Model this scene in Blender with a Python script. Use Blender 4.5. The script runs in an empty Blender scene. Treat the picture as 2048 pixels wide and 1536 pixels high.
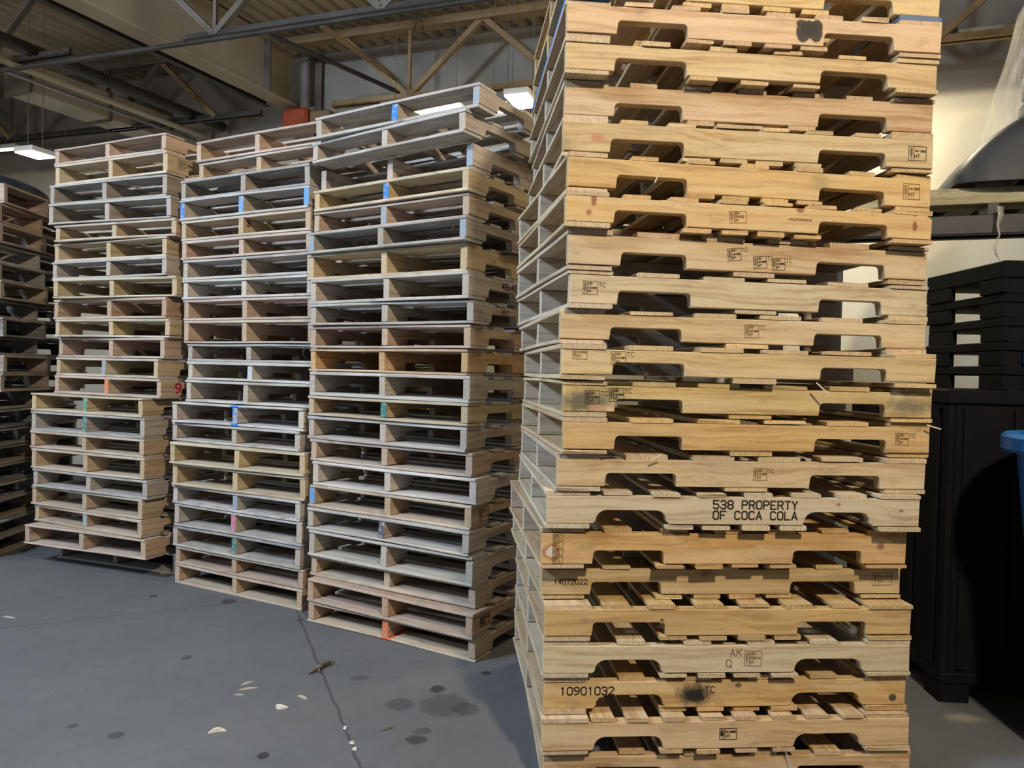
import bpy, bmesh, math, random
from mathutils import Vector, Matrix
random.seed(11)
SC = bpy.context.scene
COL = SC.collection
R = random.uniform

# ---------------------------------------------------------------- helpers
def link(o):
    COL.objects.link(o)
    return o

def tag(o, label=None, cat=None, group=None, kind=None):
    if label: o['label'] = label
    if cat: o['category'] = cat
    if group: o['group'] = group
    if kind: o['kind'] = kind
    return o

def empty(name, loc, rz=0.0):
    o = bpy.data.objects.new(name, None)
    o.empty_display_size = 0.2
    o.location = loc
    o.rotation_euler = (0, 0, rz)
    return link(o)

def mesh_obj(name, verts, faces, mat, parent=None, loc=(0, 0, 0), rz=0.0, smooth=False, mats=None, fmat=None):
    me = bpy.data.meshes.new(name)
    me.from_pydata(verts, [], faces)
    if mats:
        for m in mats: me.materials.append(m)
        if fmat:
            for p, i in zip(me.polygons, fmat): p.material_index = i
    elif mat: me.materials.append(mat)
    if smooth:
        for p in me.polygons: p.use_smooth = True
    me.update()
    o = bpy.data.objects.new(name, me)
    o.location = loc
    o.rotation_euler = (0, 0, rz)
    if parent: o.parent = parent
    return link(o)

class MB:
    """collects shapes and makes one mesh of them"""
    def __init__(s): s.v = []; s.f = []
    def add(s, v, f):
        n = len(s.v); s.v += [tuple(p) for p in v]; s.f += [tuple(i + n for i in q) for q in f]
    def box(s, a, b, c=0.0):
        x0, y0, z0 = a; x1, y1, z1 = b
        if c <= 0:
            s.add([(x0,y0,z0),(x1,y0,z0),(x1,y1,z0),(x0,y1,z0),(x0,y0,z1),(x1,y0,z1),(x1,y1,z1),(x0,y1,z1)],
                  [(3,2,1,0),(4,5,6,7),(0,1,5,4),(1,2,6,5),(2,3,7,6),(3,0,4,7)])
        else:
            bm = bmesh.new(); bmesh.ops.create_cube(bm, size=1)
            for v in bm.verts:
                v.co = Vector((x0 + (v.co.x + .5) * (x1 - x0), y0 + (v.co.y + .5) * (y1 - y0), z0 + (v.co.z + .5) * (z1 - z0)))
            bmesh.ops.bevel(bm, geom=bm.edges[:], offset=c, segments=1, affect='EDGES')
            s.frombm(bm)
    def frombm(s, bm):
        bm.verts.index_update()
        s.add([v.co[:] for v in bm.verts], [[v.index for v in f.verts] for f in bm.faces]); bm.free()
    def bar(s, p, q, w, h, up=(0, 0, 1)):
        """rectangular bar from p to q, w wide, h high"""
        p, q = Vector(p), Vector(q); d = (q - p).normalized(); up = Vector(up)
        if abs(d.dot(up)) > .98: up = Vector((0, 1, 0))
        sd = d.cross(up).normalized(); u2 = sd.cross(d)
        vs = []
        for e in (p, q):
            for a, b in ((-1, -1), (1, -1), (1, 1), (-1, 1)):
                vs.append(e + sd * a * w / 2 + u2 * b * h / 2)
        s.add(vs, [(0,1,2,3),(7,6,5,4),(0,4,5,1),(1,5,6,2),(2,6,7,3),(3,7,4,0)])
    def angle_bar(s, p, q, w, t, up=(0, 0, 1)):
        """L section"""
        p, q = Vector(p), Vector(q); d = (q - p).normalized(); up = Vector(up)
        sd = d.cross(up).normalized(); u2 = sd.cross(d)
        prof = [(-w/2, 0), (w/2, 0), (w/2, t), (-w/2 + t, t), (-w/2 + t, w), (-w/2, w)]
        vs = [e + sd * a + u2 * b for e in (p, q) for a, b in prof]
        n = 6
        s.add(vs, [tuple(range(n)), tuple(range(2*n-1, n-1, -1))] + [(i, n + i, n + (i+1) % n, (i+1) % n) for i in range(n)])
    def tube(s, pts, r, n=8, caps=True):
        pts = [Vector(p) for p in pts]; rings = []
        for i, p in enumerate(pts):
            d = (pts[min(i+1, len(pts)-1)] - pts[max(i-1, 0)]).normalized()
            a = d.cross(Vector((0, 0, 1)));
            if a.length < .05: a = d.cross(Vector((0, 1, 0)))
            a.normalize(); b = a.cross(d)
            rr = r[i] if isinstance(r, (list, tuple)) else r
            rings.append([p + (a * math.cos(t) + b * math.sin(t)) * rr for t in [2*math.pi*k/n for k in range(n)]])
        vs = [v for g in rings for v in g]; fs = []
        for i in range(len(pts) - 1):
            for k in range(n):
                fs.append((i*n+k, i*n+(k+1) % n, (i+1)*n+(k+1) % n, (i+1)*n+k))
        if caps: fs += [tuple(range(n-1, -1, -1)), tuple(range((len(pts)-1)*n, len(pts)*n))]
        s.add(vs, fs)
    def lathe(s, prof, n=32, c=(0, 0, 0)):
        vs = []; fs = []
        for r, z in prof:
            for k in range(n):
                t = 2*math.pi*k/n; vs.append((c[0]+r*math.cos(t), c[1]+r*math.sin(t), c[2]+z))
        for i in range(len(prof)-1):
            for k in range(n):
                fs.append((i*n+k, i*n+(k+1) % n, (i+1)*n+(k+1) % n, (i+1)*n+k))
        s.add(vs, fs)
    def build(s, name, mat, parent=None, loc=(0, 0, 0), rz=0.0, smooth=False):
        return mesh_obj(name, s.v, s.f, mat, parent, loc, rz, smooth)

# ---------------------------------------------------------------- camera
F, PITCH, ROLL, H = 1490.0, 0.016, 0.025, 1.315
cp, sp, cr, sr = math.cos(PITCH), math.sin(PITCH), math.cos(ROLL), math.sin(ROLL)
FWD = Vector((0, cp, -sp)); UP0 = Vector((0, sp, cp)); RT0 = Vector((1, 0, 0))
RT = RT0 * cr + UP0 * sr; UP = -sr * RT0 + cr * UP0
cam = bpy.data.cameras.new('camera'); cam_o = link(bpy.data.objects.new('camera', cam))
M = Matrix((RT, UP, -FWD)).transposed().to_4x4(); M.translation = Vector((0, 0, H))
cam_o.matrix_world = M
cam.sensor_fit = 'HORIZONTAL'; cam.sensor_width = 36.0; cam.lens = 36.0 * F / 2048
cam.clip_start = 0.05; cam.clip_end = 100
SC.camera = cam_o

def ray(px, py):
    return FWD * F + RT * (px - 1024) + UP * (768 - py)
def floor_pt(px, py, z=0.0):
    d = ray(px, py); t = (z - H) / d.z
    return Vector((0, 0, H)) + d * t
# building axes: u runs along the back wall, v runs towards it
TH = 0.33
BU = Vector((math.cos(TH), -math.sin(TH), 0)); BV = Vector((math.sin(TH), math.cos(TH), 0))
def on_v(px, py, v):
    """point seen at a pixel on the plane at depth v, as (u, v, z)"""
    d = ray(px, py); t = v / d.dot(BV)
    p = Vector((0, 0, H)) + d * t
    return (p.dot(BU), v, p.z)

# ---------------------------------------------------------------- materials
def new_mat(name):
    m = bpy.data.materials.new(name); m.use_nodes = True
    nt = m.node_tree; nt.nodes.clear()
    out = nt.nodes.new('ShaderNodeOutputMaterial'); b = nt.nodes.new('ShaderNodeBsdfPrincipled')
    nt.links.new(b.outputs[0], out.inputs[0])
    return m, nt, b, out

class N:
    def __init__(s, nt): s.nt = nt
    def node(s, t, **kw):
        n = s.nt.nodes.new(t)
        for k, v in kw.items(): setattr(n, k, v)
        return n
    def set(s, sock, val):
        if isinstance(val, bpy.types.NodeSocket): s.nt.links.new(val, sock)
        else: sock.default_value = val
    def math(s, op, a, b=0.0, c=None, clamp=False):
        n = s.node('ShaderNodeMath', operation=op, use_clamp=clamp)
        s.set(n.inputs[0], a); s.set(n.inputs[1], b)
        if c is not None: s.set(n.inputs[2], c)
        return n.outputs[0]
    def vmath(s, op, a, b):
        n = s.node('ShaderNodeVectorMath', operation=op)
        s.set(n.inputs[0], a); s.set(n.inputs[1], b)
        return n.outputs[0]
    def mix(s, f, a, b, blend='MIX'):
        n = s.node('ShaderNodeMix', data_type='RGBA', blend_type=blend)
        s.set(n.inputs['Factor'], f) if False else s.set(n.inputs[0], f)
        s.set(n.inputs[6], a); s.set(n.inputs[7], b)
        return n.outputs[2]
    def noise(s, vec, scale, detail=3.0, rough=.55, dist=0.0):
        n = s.node('ShaderNodeTexNoise')
        s.set(n.inputs['Vector'], vec); n.inputs['Scale'].default_value = scale
        n.inputs['Detail'].default_value = detail; n.inputs['Roughness'].default_value = rough
        n.inputs['Distortion'].default_value = dist
        return n.outputs['Fac']
    def ramp(s, f, lo, hi, a=0.0, b=1.0):
        n = s.node('ShaderNodeMapRange', interpolation_type='SMOOTHSTEP')
        s.set(n.inputs[0], f); n.inputs[1].default_value = lo; n.inputs[2].default_value = hi
        n.inputs[3].default_value = a; n.inputs[4].default_value = b
        return n.outputs[0]

def c4(c): return (c[0], c[1], c[2], 1.0)

WOOD = {}
def wood(key='plain', spots=(), paint=None):
    """sawn pallet wood; the board's own colour is the object's colour and its greying the colour's alpha.
    spots: (x, z, rx, rz, colour, strength, softness) marks in the board's own coordinates; paint: (colour, x, half width)"""
    if key in WOOD: return WOOD[key]
    m, nt, b, out = new_mat('wood_' + key); g = N(nt)
    tc = g.node('ShaderNodeTexCoord'); oi = g.node('ShaderNodeObjectInfo')
    P = tc.outputs['Object']
    off = g.math('MULTIPLY', oi.outputs['Random'], 61.0)
    cmb = g.node('ShaderNodeCombineXYZ')
    for i in range(3): g.set(cmb.inputs[i], off)
    Q = g.vmath('ADD', P, cmb.outputs[0])
    warp = g.noise(Q, 2.2, 2.0)
    wv = g.node('ShaderNodeCombineXYZ')
    g.set(wv.inputs[1], g.math('MULTIPLY', g.math('SUBTRACT', warp, .5), .05))
    g.set(wv.inputs[2], g.math('MULTIPLY', g.math('SUBTRACT', warp, .5), .07))
    Qw = g.vmath('ADD', Q, wv.outputs[0])
    S = g.vmath('MULTIPLY', Qw, (2.2, 60.0, 60.0))
    streak = g.noise(S, 1.0, 5.0, .62)
    S2 = g.vmath('MULTIPLY', Qw, (1.0, 16.0, 16.0))
    band = g.noise(S2, 1.0, 3.0, .5, .4)
    # knots
    vk = g.node('ShaderNodeTexVoronoi'); vk.inputs['Scale'].default_value = 1.0; vk.inputs['Randomness'].default_value = .9
    g.set(vk.inputs['Vector'], g.vmath('MULTIPLY', Qw, (3.2, 9.0, 9.0)))
    sep = g.node('ShaderNodeSeparateColor'); g.set(sep.inputs[0], vk.outputs['Color'])
    gate = g.math('GREATER_THAN', sep.outputs[0], .72)
    knot = g.math('MULTIPLY', g.ramp(vk.outputs['Distance'], .11, .05), gate)
    halo = g.math('MULTIPLY', g.ramp(vk.outputs['Distance'], .30, .08), gate)
    base = oi.outputs['Color']
    dark = g.mix(1.0, base, (.66, .55, .46, 1), 'MULTIPLY')
    light = g.mix(.30, base, (.80, .70, .52, 1))
    col = g.mix(g.ramp(streak, .40, .72), base, dark)
    col = g.mix(g.math('MULTIPLY', g.ramp(band, .45, .70), .6), col, light)
    col = g.mix(g.math('MULTIPLY', g.ramp(band, .40, .25), .45), col, dark)
    col = g.mix(g.math('MULTIPLY', halo, .35), col, dark)
    col = g.mix(g.math('MULTIPLY', knot, .75), col, (.16, .065, .035, 1))
    # sawn texture: fine flecks
    fl = g.noise(g.vmath('MULTIPLY', Q, (60.0, 160.0, 160.0)), 1.0, 2.0, .6)
    col = g.mix(g.math('MULTIPLY', g.ramp(fl, .58, .72), .30), col, dark)
    # greyed and dirty patches
    wn = g.noise(g.vmath('MULTIPLY', Q, (4.0, 9.0, 9.0)), 1.0, 4.0, .6)
    wf = g.math('MULTIPLY', g.ramp(wn, .30, .72), oi.outputs['Alpha'])
    col = g.mix(wf, col, (.30, .285, .27, 1))
    sc_ = g.noise(g.vmath('MULTIPLY', Q, (5.0, 26.0, 26.0)), 1.0, 5.0, .68)
    col = g.mix(g.math('MULTIPLY', g.ramp(sc_, .52, .70), g.math('MULTIPLY', oi.outputs['Alpha'], .75)), col, (.60, .58, .545, 1))
    dn = g.noise(g.vmath('MULTIPLY', Q, (7.0, 14.0, 14.0)), 1.0, 5.0, .65)
    col = g.mix(g.math('MULTIPLY', g.ramp(dn, .56, .76), g.math('ADD', .28, g.math('MULTIPLY', oi.outputs['Alpha'], .65))), col, (.10, .085, .07, 1))
    # end grain
    sx = g.node('ShaderNodeSeparateXYZ'); g.set(sx.inputs[0], tc.outputs['Normal'])
    endf = g.ramp(g.math('ABSOLUTE', sx.outputs[0]), .8, .95)
    eg = g.noise(g.vmath('MULTIPLY', Q, (30.0, 190.0, 55.0)), 1.0, 3.0, .6)
    ecol = g.mix(g.ramp(eg, .35, .70), base, g.mix(1.0, base, (.72, .64, .55, 1), 'MULTIPLY'))
    ecol = g.mix(g.math('MULTIPLY', oi.outputs['Alpha'], .8), ecol, (.40, .385, .365, 1))
    col = g.mix(endf, col, ecol)
    sp3 = g.node('ShaderNodeSeparateXYZ'); g.set(sp3.inputs[0], P)
    if spots:
        rag = g.noise(P, 38.0, 3.0, .6)
        for (x, z, rx, rz, c, st, so) in spots:
            dx = g.math('DIVIDE', g.math('SUBTRACT', sp3.outputs[0], x), rx)
            dz = g.math('DIVIDE', g.math('SUBTRACT', sp3.outputs[2], z), rz)
            d = g.math('SQRT', g.math('ADD', g.math('MULTIPLY', dx, dx), g.math('MULTIPLY', dz, dz)))
            d = g.math('ADD', d, g.math('MULTIPLY', g.math('SUBTRACT', rag, .5), .9))
            col = g.mix(g.math('MULTIPLY', g.ramp(d, 1.0, 1.0 - so), st), col, c4(c))
    if paint:
        c, x, hw = paint
        e = g.math('ABSOLUTE', g.math('SUBTRACT', sp3.outputs[0], x))
        e = g.math('ADD', e, g.math('MULTIPLY', g.math('SUBTRACT', g.noise(P, 45.0, 3.0), .5), .02))
        col = g.mix(g.math('MULTIPLY', g.ramp(e, hw + .004, hw - .002), .93), col, c4(c))
    g.set(b.inputs['Base Color'], col); b.inputs['Roughness'].default_value = .82
    b.inputs['Specular IOR Level'].default_value = .18
    bp = g.node('ShaderNodeBump'); bp.inputs['Strength'].default_value = .35; bp.inputs['Distance'].default_value = .002
    g.set(bp.inputs['Height'], g.math('ADD', streak, g.math('MULTIPLY', fl, .6)))
    g.set(b.inputs['Normal'], bp.outputs[0])
    WOOD[key] = m
    return m

def plain(name, col, rough=.6, spec=.3, metal=0.0, var=.0, scale=8.0, col2=None, alpha=1.0):
    m, nt, b, out = new_mat(name); g = N(nt)
    if var or col2:
        tc = g.node('ShaderNodeTexCoord')
        n = g.noise(tc.outputs['Object'], scale, 5.0, .6)
        c2 = col2 or tuple(x * (1 - var) for x in col)
        g.set(b.inputs['Base Color'], g.mix(g.ramp(n, .35, .68), c4(col), c4(c2)))
    else: b.inputs['Base Color'].default_value = c4(col)
    b.inputs['Roughness'].default_value = rough; b.inputs['Specular IOR Level'].default_value = spec
    b.inputs['Metallic'].default_value = metal
    if alpha < 1: b.inputs['Alpha'].default_value = alpha
    return m

INK = plain('ink', (.035, .028, .022), .9, .1)
INK_BROWN = plain('ink_faded', (.13, .075, .035), .9, .1)
INK_RED = plain('ink_red', (.45, .03, .06), .9, .1)
INK_BLUE = plain('ink_blue', (.12, .22, .45), .9, .1)
CREAM = plain('cream_paint', (.62, .56, .44), .7, .2, var=.10, scale=1.5)
BEAM_M = plain('beam_paint', (.50, .42, .30), .7, .2, var=.18, scale=2.0)
STEEL_DK = plain('dark_steel', (.070, .062, .055), .55, .35, .2, var=.3, scale=6)
STEEL_GR = plain('grey_steel', (.20, .17, .14), .6, .3, .2, var=.3, scale=4)
TAN_M = plain('tan_primer', (.36, .25, .13), .7, .25, var=.25, scale=5)
PIPE_M = plain('galvanised_pipe', (.34, .34, .34), .45, .4, .4, var=.2, scale=5)
DECK_M = plain('roof_deck_paint', (.52, .44, .31), .75, .2, var=.25, scale=1.2)
BLACKP = plain('black_plastic', (.006, .007, .009), .6, .15, var=.3, scale=9)
BLACKF = plain('black_film', (.028, .031, .036), .5, .3, var=.4, scale=6)
BLUEP = plain('blue_plastic', (.006, .17, .62), .35, .5, var=.12, scale=12)
RACK_M = plain('rack_paint', (.045, .045, .052), .5, .4, .1, var=.3, scale=7)
HOUSE_M = plain('lamp_housing', (.55, .55, .52), .5, .3)
ORANGE_M = plain('orange_paint', (.45, .085, .03), .6, .3, var=.3, scale=9)
def emis(name, col, st):
    m, nt, b, out = new_mat(name)
    b.inputs['Base Color'].default_value = c4(col)
    b.inputs['Emission Color'].default_value = c4(col); b.inputs['Emission Strength'].default_value = st
    return m
LED = emis('led_diffuser', (1.0, .97, .92), 9.0)
def film(name, col, a):
    m, nt, b, out = new_mat(name); g = N(nt)
    tc = g.node('ShaderNodeTexCoord')
    n = g.noise(g.vmath('MULTIPLY', tc.outputs['Object'], (22, 22, 4)), 1.0, 4.0, .6, .6)
    g.set(b.inputs['Alpha'], g.ramp(n, .3, .75, a * .45, min(1, a * 1.5)))
    b.inputs['Base Color'].default_value = c4(col); b.inputs['Roughness'].default_value = .18
    b.inputs['Specular IOR Level'].default_value = .7
    return m
FILM = film('stretch_film', (.70, .67, .60), .17)

# ---------------------------------------------------------------- writing
GL = {
'0': [[(0,1),(0,5),(1,6),(3,6),(4,5),(4,1),(3,0),(1,0),(0,1)]], '1': [[(1,5),(2,6),(2,0)]],
'2': [[(0,5),(1,6),(3,6),(4,5),(4,4),(0,0),(4,0)]],
'3': [[(0,5),(1,6),(3,6),(4,5),(4,4),(3,3),(1.5,3)],[(3,3),(4,2),(4,1),(3,0),(1,0),(0,1)]],
'4': [[(3,0),(3,6),(0,2),(4,2)]], '5': [[(4,6),(0,6),(0,3.5),(3,3.5),(4,2.5),(4,1),(3,0),(1,0),(0,1)]],
'6': [[(3.5,6),(1,5),(0,3),(0,1),(1,0),(3,0),(4,1),(4,2),(3,3),(0,3)]], '7': [[(0,6),(4,6),(1.5,0)]],
'8': [[(1,3),(0,4),(0,5),(1,6),(3,6),(4,5),(4,4),(3,3),(1,3),(0,2),(0,1),(1,0),(3,0),(4,1),(4,2),(3,3)]],
'9': [[(.5,0),(3,1),(4,3),(4,5),(3,6),(1,6),(0,5),(0,4),(1,3),(4,3)]],
'A': [[(0,0),(2,6),(4,0)],[(.8,2),(3.2,2)]], 'C': [[(4,5),(3,6),(1,6),(0,5),(0,1),(1,0),(3,0),(4,1)]],
'D': [[(0,0),(0,6),(2.5,6),(4,4.5),(4,1.5),(2.5,0),(0,0)]], 'E': [[(4,6),(0,6),(0,0),(4,0)],[(0,3),(3,3)]],
'F': [[(4,6),(0,6),(0,0)],[(0,3),(3,3)]], 'H': [[(0,0),(0,6)],[(4,0),(4,6)],[(0,3),(4,3)]], 'I': [[(2,0),(2,6)]],
'K': [[(0,0),(0,6)],[(4,6),(0,2.8)],[(1.4,3.8),(4,0)]], 'L': [[(0,6),(0,0),(4,0)]],
'M': [[(0,0),(0,6),(2,3),(4,6),(4,0)]], 'N': [[(0,0),(0,6),(4,0),(4,6)]],
'O': [[(0,1),(0,5),(1,6),(3,6),(4,5),(4,1),(3,0),(1,0),(0,1)]], 'P': [[(0,0),(0,6),(3,6),(4,5),(4,4),(3,3),(0,3)]],
'Q': [[(0,1),(0,5),(1,6),(3,6),(4,5),(4,1),(3,0),(1,0),(0,1)],[(2.4,1.6),(4.2,-.4)]],
'R': [[(0,0),(0,6),(3,6),(4,5),(4,4),(3,3),(0,3)],[(2.2,3),(4,0)]],
'S': [[(4,5),(3,6),(1,6),(0,5),(0,4),(1,3),(3,3),(4,2),(4,1),(3,0),(1,0),(0,1)]], 'T': [[(0,6),(4,6)],[(2,6),(2,0)]],
'U': [[(0,6),(0,1),(1,0),(3,0),(4,1),(4,6)]], 'Y': [[(0,6),(2,3),(4,6)],[(2,3),(2,0)]],
'-': [[(.5,3),(3.5,3)]], 'x': [[(.3,0),(3.7,3.6)],[(.3,3.6),(3.7,0)]], 'c': [[(3.7,3),(2.8,3.7),(1,3.7),(.2,3),(.2,.8),(1,0),(2.8,0),(3.7,.7)]],
'n': [[(.4,0),(.4,3.7)],[(.4,3),(1.4,3.7),(2.8,3.7),(3.6,3),(3.6,0)]],
}
def text_lines(s, x, y, h, gap=False):
    """list of 2-D segments for a string, baseline at (x, y), capital height h"""
    k = h / 6.0; segs = []; cx = x
    for ch in s:
        for pl in GL.get(ch, []):
            for (a, b), (c, d) in zip(pl, pl[1:]):
                pieces = [((a, b), (c, d))]
                if gap and ch not in '1TYAIL' and abs(b - d) < .1 and min(a, c) < 1.7 and max(a, c) > 2.3:
                    s0, s1 = (a, c) if a < c else (c, a)
                    pieces = [((s0, b), (1.65, b)), ((2.35, b), (s1, b))]
                if gap and ch in 'TY1' and abs(a - c) < .1 and max(b, d) > 5: pieces = [((a, 5.2), (c, 0))]
                for p, q in pieces: segs.append(((cx + p[0]*k, y + p[1]*k), (cx + q[0]*k, y + q[1]*k)))
        cx += 5.6 * k
    return segs
def rect_lines(x0, y0, x1, y1): return [((x0,y0),(x1,y0)),((x1,y0),(x1,y1)),((x1,y1),(x0,y1)),((x0,y1),(x0,y0))]
def stamp_lines(w, h, lines, mark=True, side=None):
    """framed treatment stamp: ear of wheat at the left, code lines at the right"""
    s = rect_lines(0, 0, w, h); d = w * .30
    s += [((d, 0), (d, h))]
    if mark:
        s += [((d*.5, h*.08), (d*.5, h*.9))]
        for k in range(4):
            y = h * (.3 + .15*k); s += [((d*.5, y), (d*.2, y + h*.12)), ((d*.5, y), (d*.8, y + h*.12))]
    n = len(lines); lh = h / (n + .6) * .62
    for i, t in enumerate(lines):
        y = h - (i + 1) * h / (n + .35) + h*.05
        hh = min(lh, (w - d) * .9 / (5.6/6 * max(1, len(t))))
        s += text_lines(t, d + w*.05, y, hh)
    if side: s += text_lines(side, w * 1.08, h * .62, h * .34)
    return s
def ink_mesh(name, segs, th, parent, x, z, y, mat=INK, rot=0.0, label=None):
    """thin ink film standing on a -Y face of the parent at (x, z)"""
    vs = []; fs = []; e = .0005
    cs, sn = math.cos(rot), math.sin(rot)
    for (a, b), (c, d) in segs:
        L = math.hypot(c - a, d - b)
        if L < 1e-6: continue
        tx, tz = (c - a)/L, (d - b)/L; nx, nz = -tz*th/2, tx*th/2
        a2, b2, c2, d2 = a - tx*th*.35, b - tz*th*.35, c + tx*th*.35, d + tz*th*.35
        q = [(a2+nx, b2+nz), (a2-nx, b2-nz), (c2-nx, d2-nz), (c2+nx, d2+nz)]
        q = [(x + p*cs - r*sn, z + p*sn + r*cs) for p, r in q]
        n = len(vs)
        vs += [(p, y - e, r) for p, r in q] + [(p, y + e, r) for p, r in q]
        fs += [(n, n+1, n+2, n+3), (n+7, n+6, n+5, n+4), (n, n+4, n+5, n+1), (n+1, n+5, n+6, n+2), (n+2, n+6, n+7, n+3), (n+3, n+7, n+4, n)]
    o = mesh_obj(name, vs, fs, mat, parent)
    if label: o['label'] = label
    return o

# ---------------------------------------------------------------- pallets
LEN, WID = 1.219, 1.016
def offset_poly(pts, d):
    n = len(pts); out = []
    for i in range(n):
        p0, p1, p2 = pts[i-1], pts[i], pts[(i+1) % n]
        e1 = Vector((p1[0]-p0[0], p1[1]-p0[1])); e2 = Vector((p2[0]-p1[0], p2[1]-p1[1]))
        e1.normalize(); e2.normalize()
        n1 = Vector((-e1.y, e1.x)); n2 = Vector((-e2.y, e2.x))
        b = n1 + n2; k = max(.5, 1 + n1.dot(n2))
        out.append((p1[0] + b.x * d / k, p1[1] + b.y * d / k))
    return out
def stringer_mesh(L, t, h, notch=True, r=.013, nd=.042, ends=(0, 0), bow=0.0):
    """notched stringer along X, centred, z from 0 to h (counter-clockwise outline seen from -Y)"""
    pts = [(-L/2 + R(0, .004) , 0)]
    if notch:
        for sgn in (-1, 1):
            a, b = (-L/2 + .160 + R(-.008, .008), -L/2 + .388 + R(-.008, .008))
            if sgn > 0: a, b = -b, -a
            pts += [(a - r*.25, 0)]
            for k in range(5):
                t_ = math.pi/2 * k/4; pts.append((a + r - r*math.cos(t_), nd - r + r*math.sin(t_)))
            for k in range(5):
                t_ = math.pi/2 * k/4; pts.append((b - r + r*math.sin(t_), nd - r + r*math.cos(t_)))
            pts += [(b + r*.25, 0)]
    pts += [(L/2 - R(0, .004), 0), (L/2 - R(0, .003), h - ends[1])]
    if ends[1]: pts += [(L/2 - ends[1]*1.6, h)]
    if ends[0]: pts += [(-L/2 + ends[0]*1.6, h)]
    pts += [(-L/2 + R(0, .003), h - ends[0])]
    c = R(.0012, .0022); inn = offset_poly(pts, c)
    n = len(pts); vs = []
    def yb(x, y): return y + bow * (1 - (2*x/L)**2)
    for y, pl in ((-t/2, inn), (-t/2 + c, pts), (t/2 - c, pts), (t/2, inn)):
        vs += [(x, yb(x, y), z) for x, z in pl]
    fs = [tuple(range(n)), tuple(range(4*n-1, 3*n-1, -1))]
    for k in range(3):
        for i in range(n):
            j = (i+1) % n; fs.append((k*n+i, (k+1)*n+i, (k+1)*n+j, k*n+j))
    return vs, fs
def board_mesh(L, w, t, wane=0.0, ragged=0.0):
    """deck board along X, centred in X and Y, z from 0 to t"""
    ns = 6; c = min(R(.0012, .0028), t*.3); vs = []; fs = []
    bow = R(-.003, .003); cup = R(-.0006, .0006)
    rag = [R(-ragged, ragged) for _ in range(8)]
    sag = R(-.0022, .0022); ph = R(0, 6.3); lo = abs(sag) * 1.05; t2 = t - 2*lo
    for i in range(ns + 1):
        x = -L/2 + L*i/ns
        if i in (0, ns): x += R(-.004, .004)
        off = bow * (1 - (2*x/L)**2) + R(-.0007, .0007)
        wl = -w/2 + off + R(-.0008, .0008); wr = w/2 + off + R(-.0008, .0008)
        if ragged and 0 < i < ns and random.random() < .35: wl += R(0, ragged*2)
        prof = [(wl + c, 0), (wr - c, 0), (wr, c), (wr, t2 - c - wane), (wr - c - wane, t2), (wl + c, t2), (wl, t2 - c), (wl, c)]
        dz = lo + sag * math.sin(ph + 5.0 * i / ns)
        for k, (y, z) in enumerate(prof):
            z += dz
            xx = x + (rag[k] if i in (0, ns) and ragged else 0)
            vs.append((xx, y, z))
    for i in range(ns):
        for k in range(8):
            a, b_ = i*8 + k, i*8 + (k+1) % 8
            fs.append((a, a + 8, b_ + 8, b_))
    fs += [tuple(range(8)), tuple(range(ns*8 + 7, ns*8 - 1, -1))]
    return vs, fs
def jit(c, a=.06):
    k = 1 + R(-a, a); return (min(1, c[0]*k*(1+R(-.03, .03))), min(1, c[1]*k), min(1, c[2]*k*(1+R(-.05, .05))))
PHOOK = {}
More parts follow.
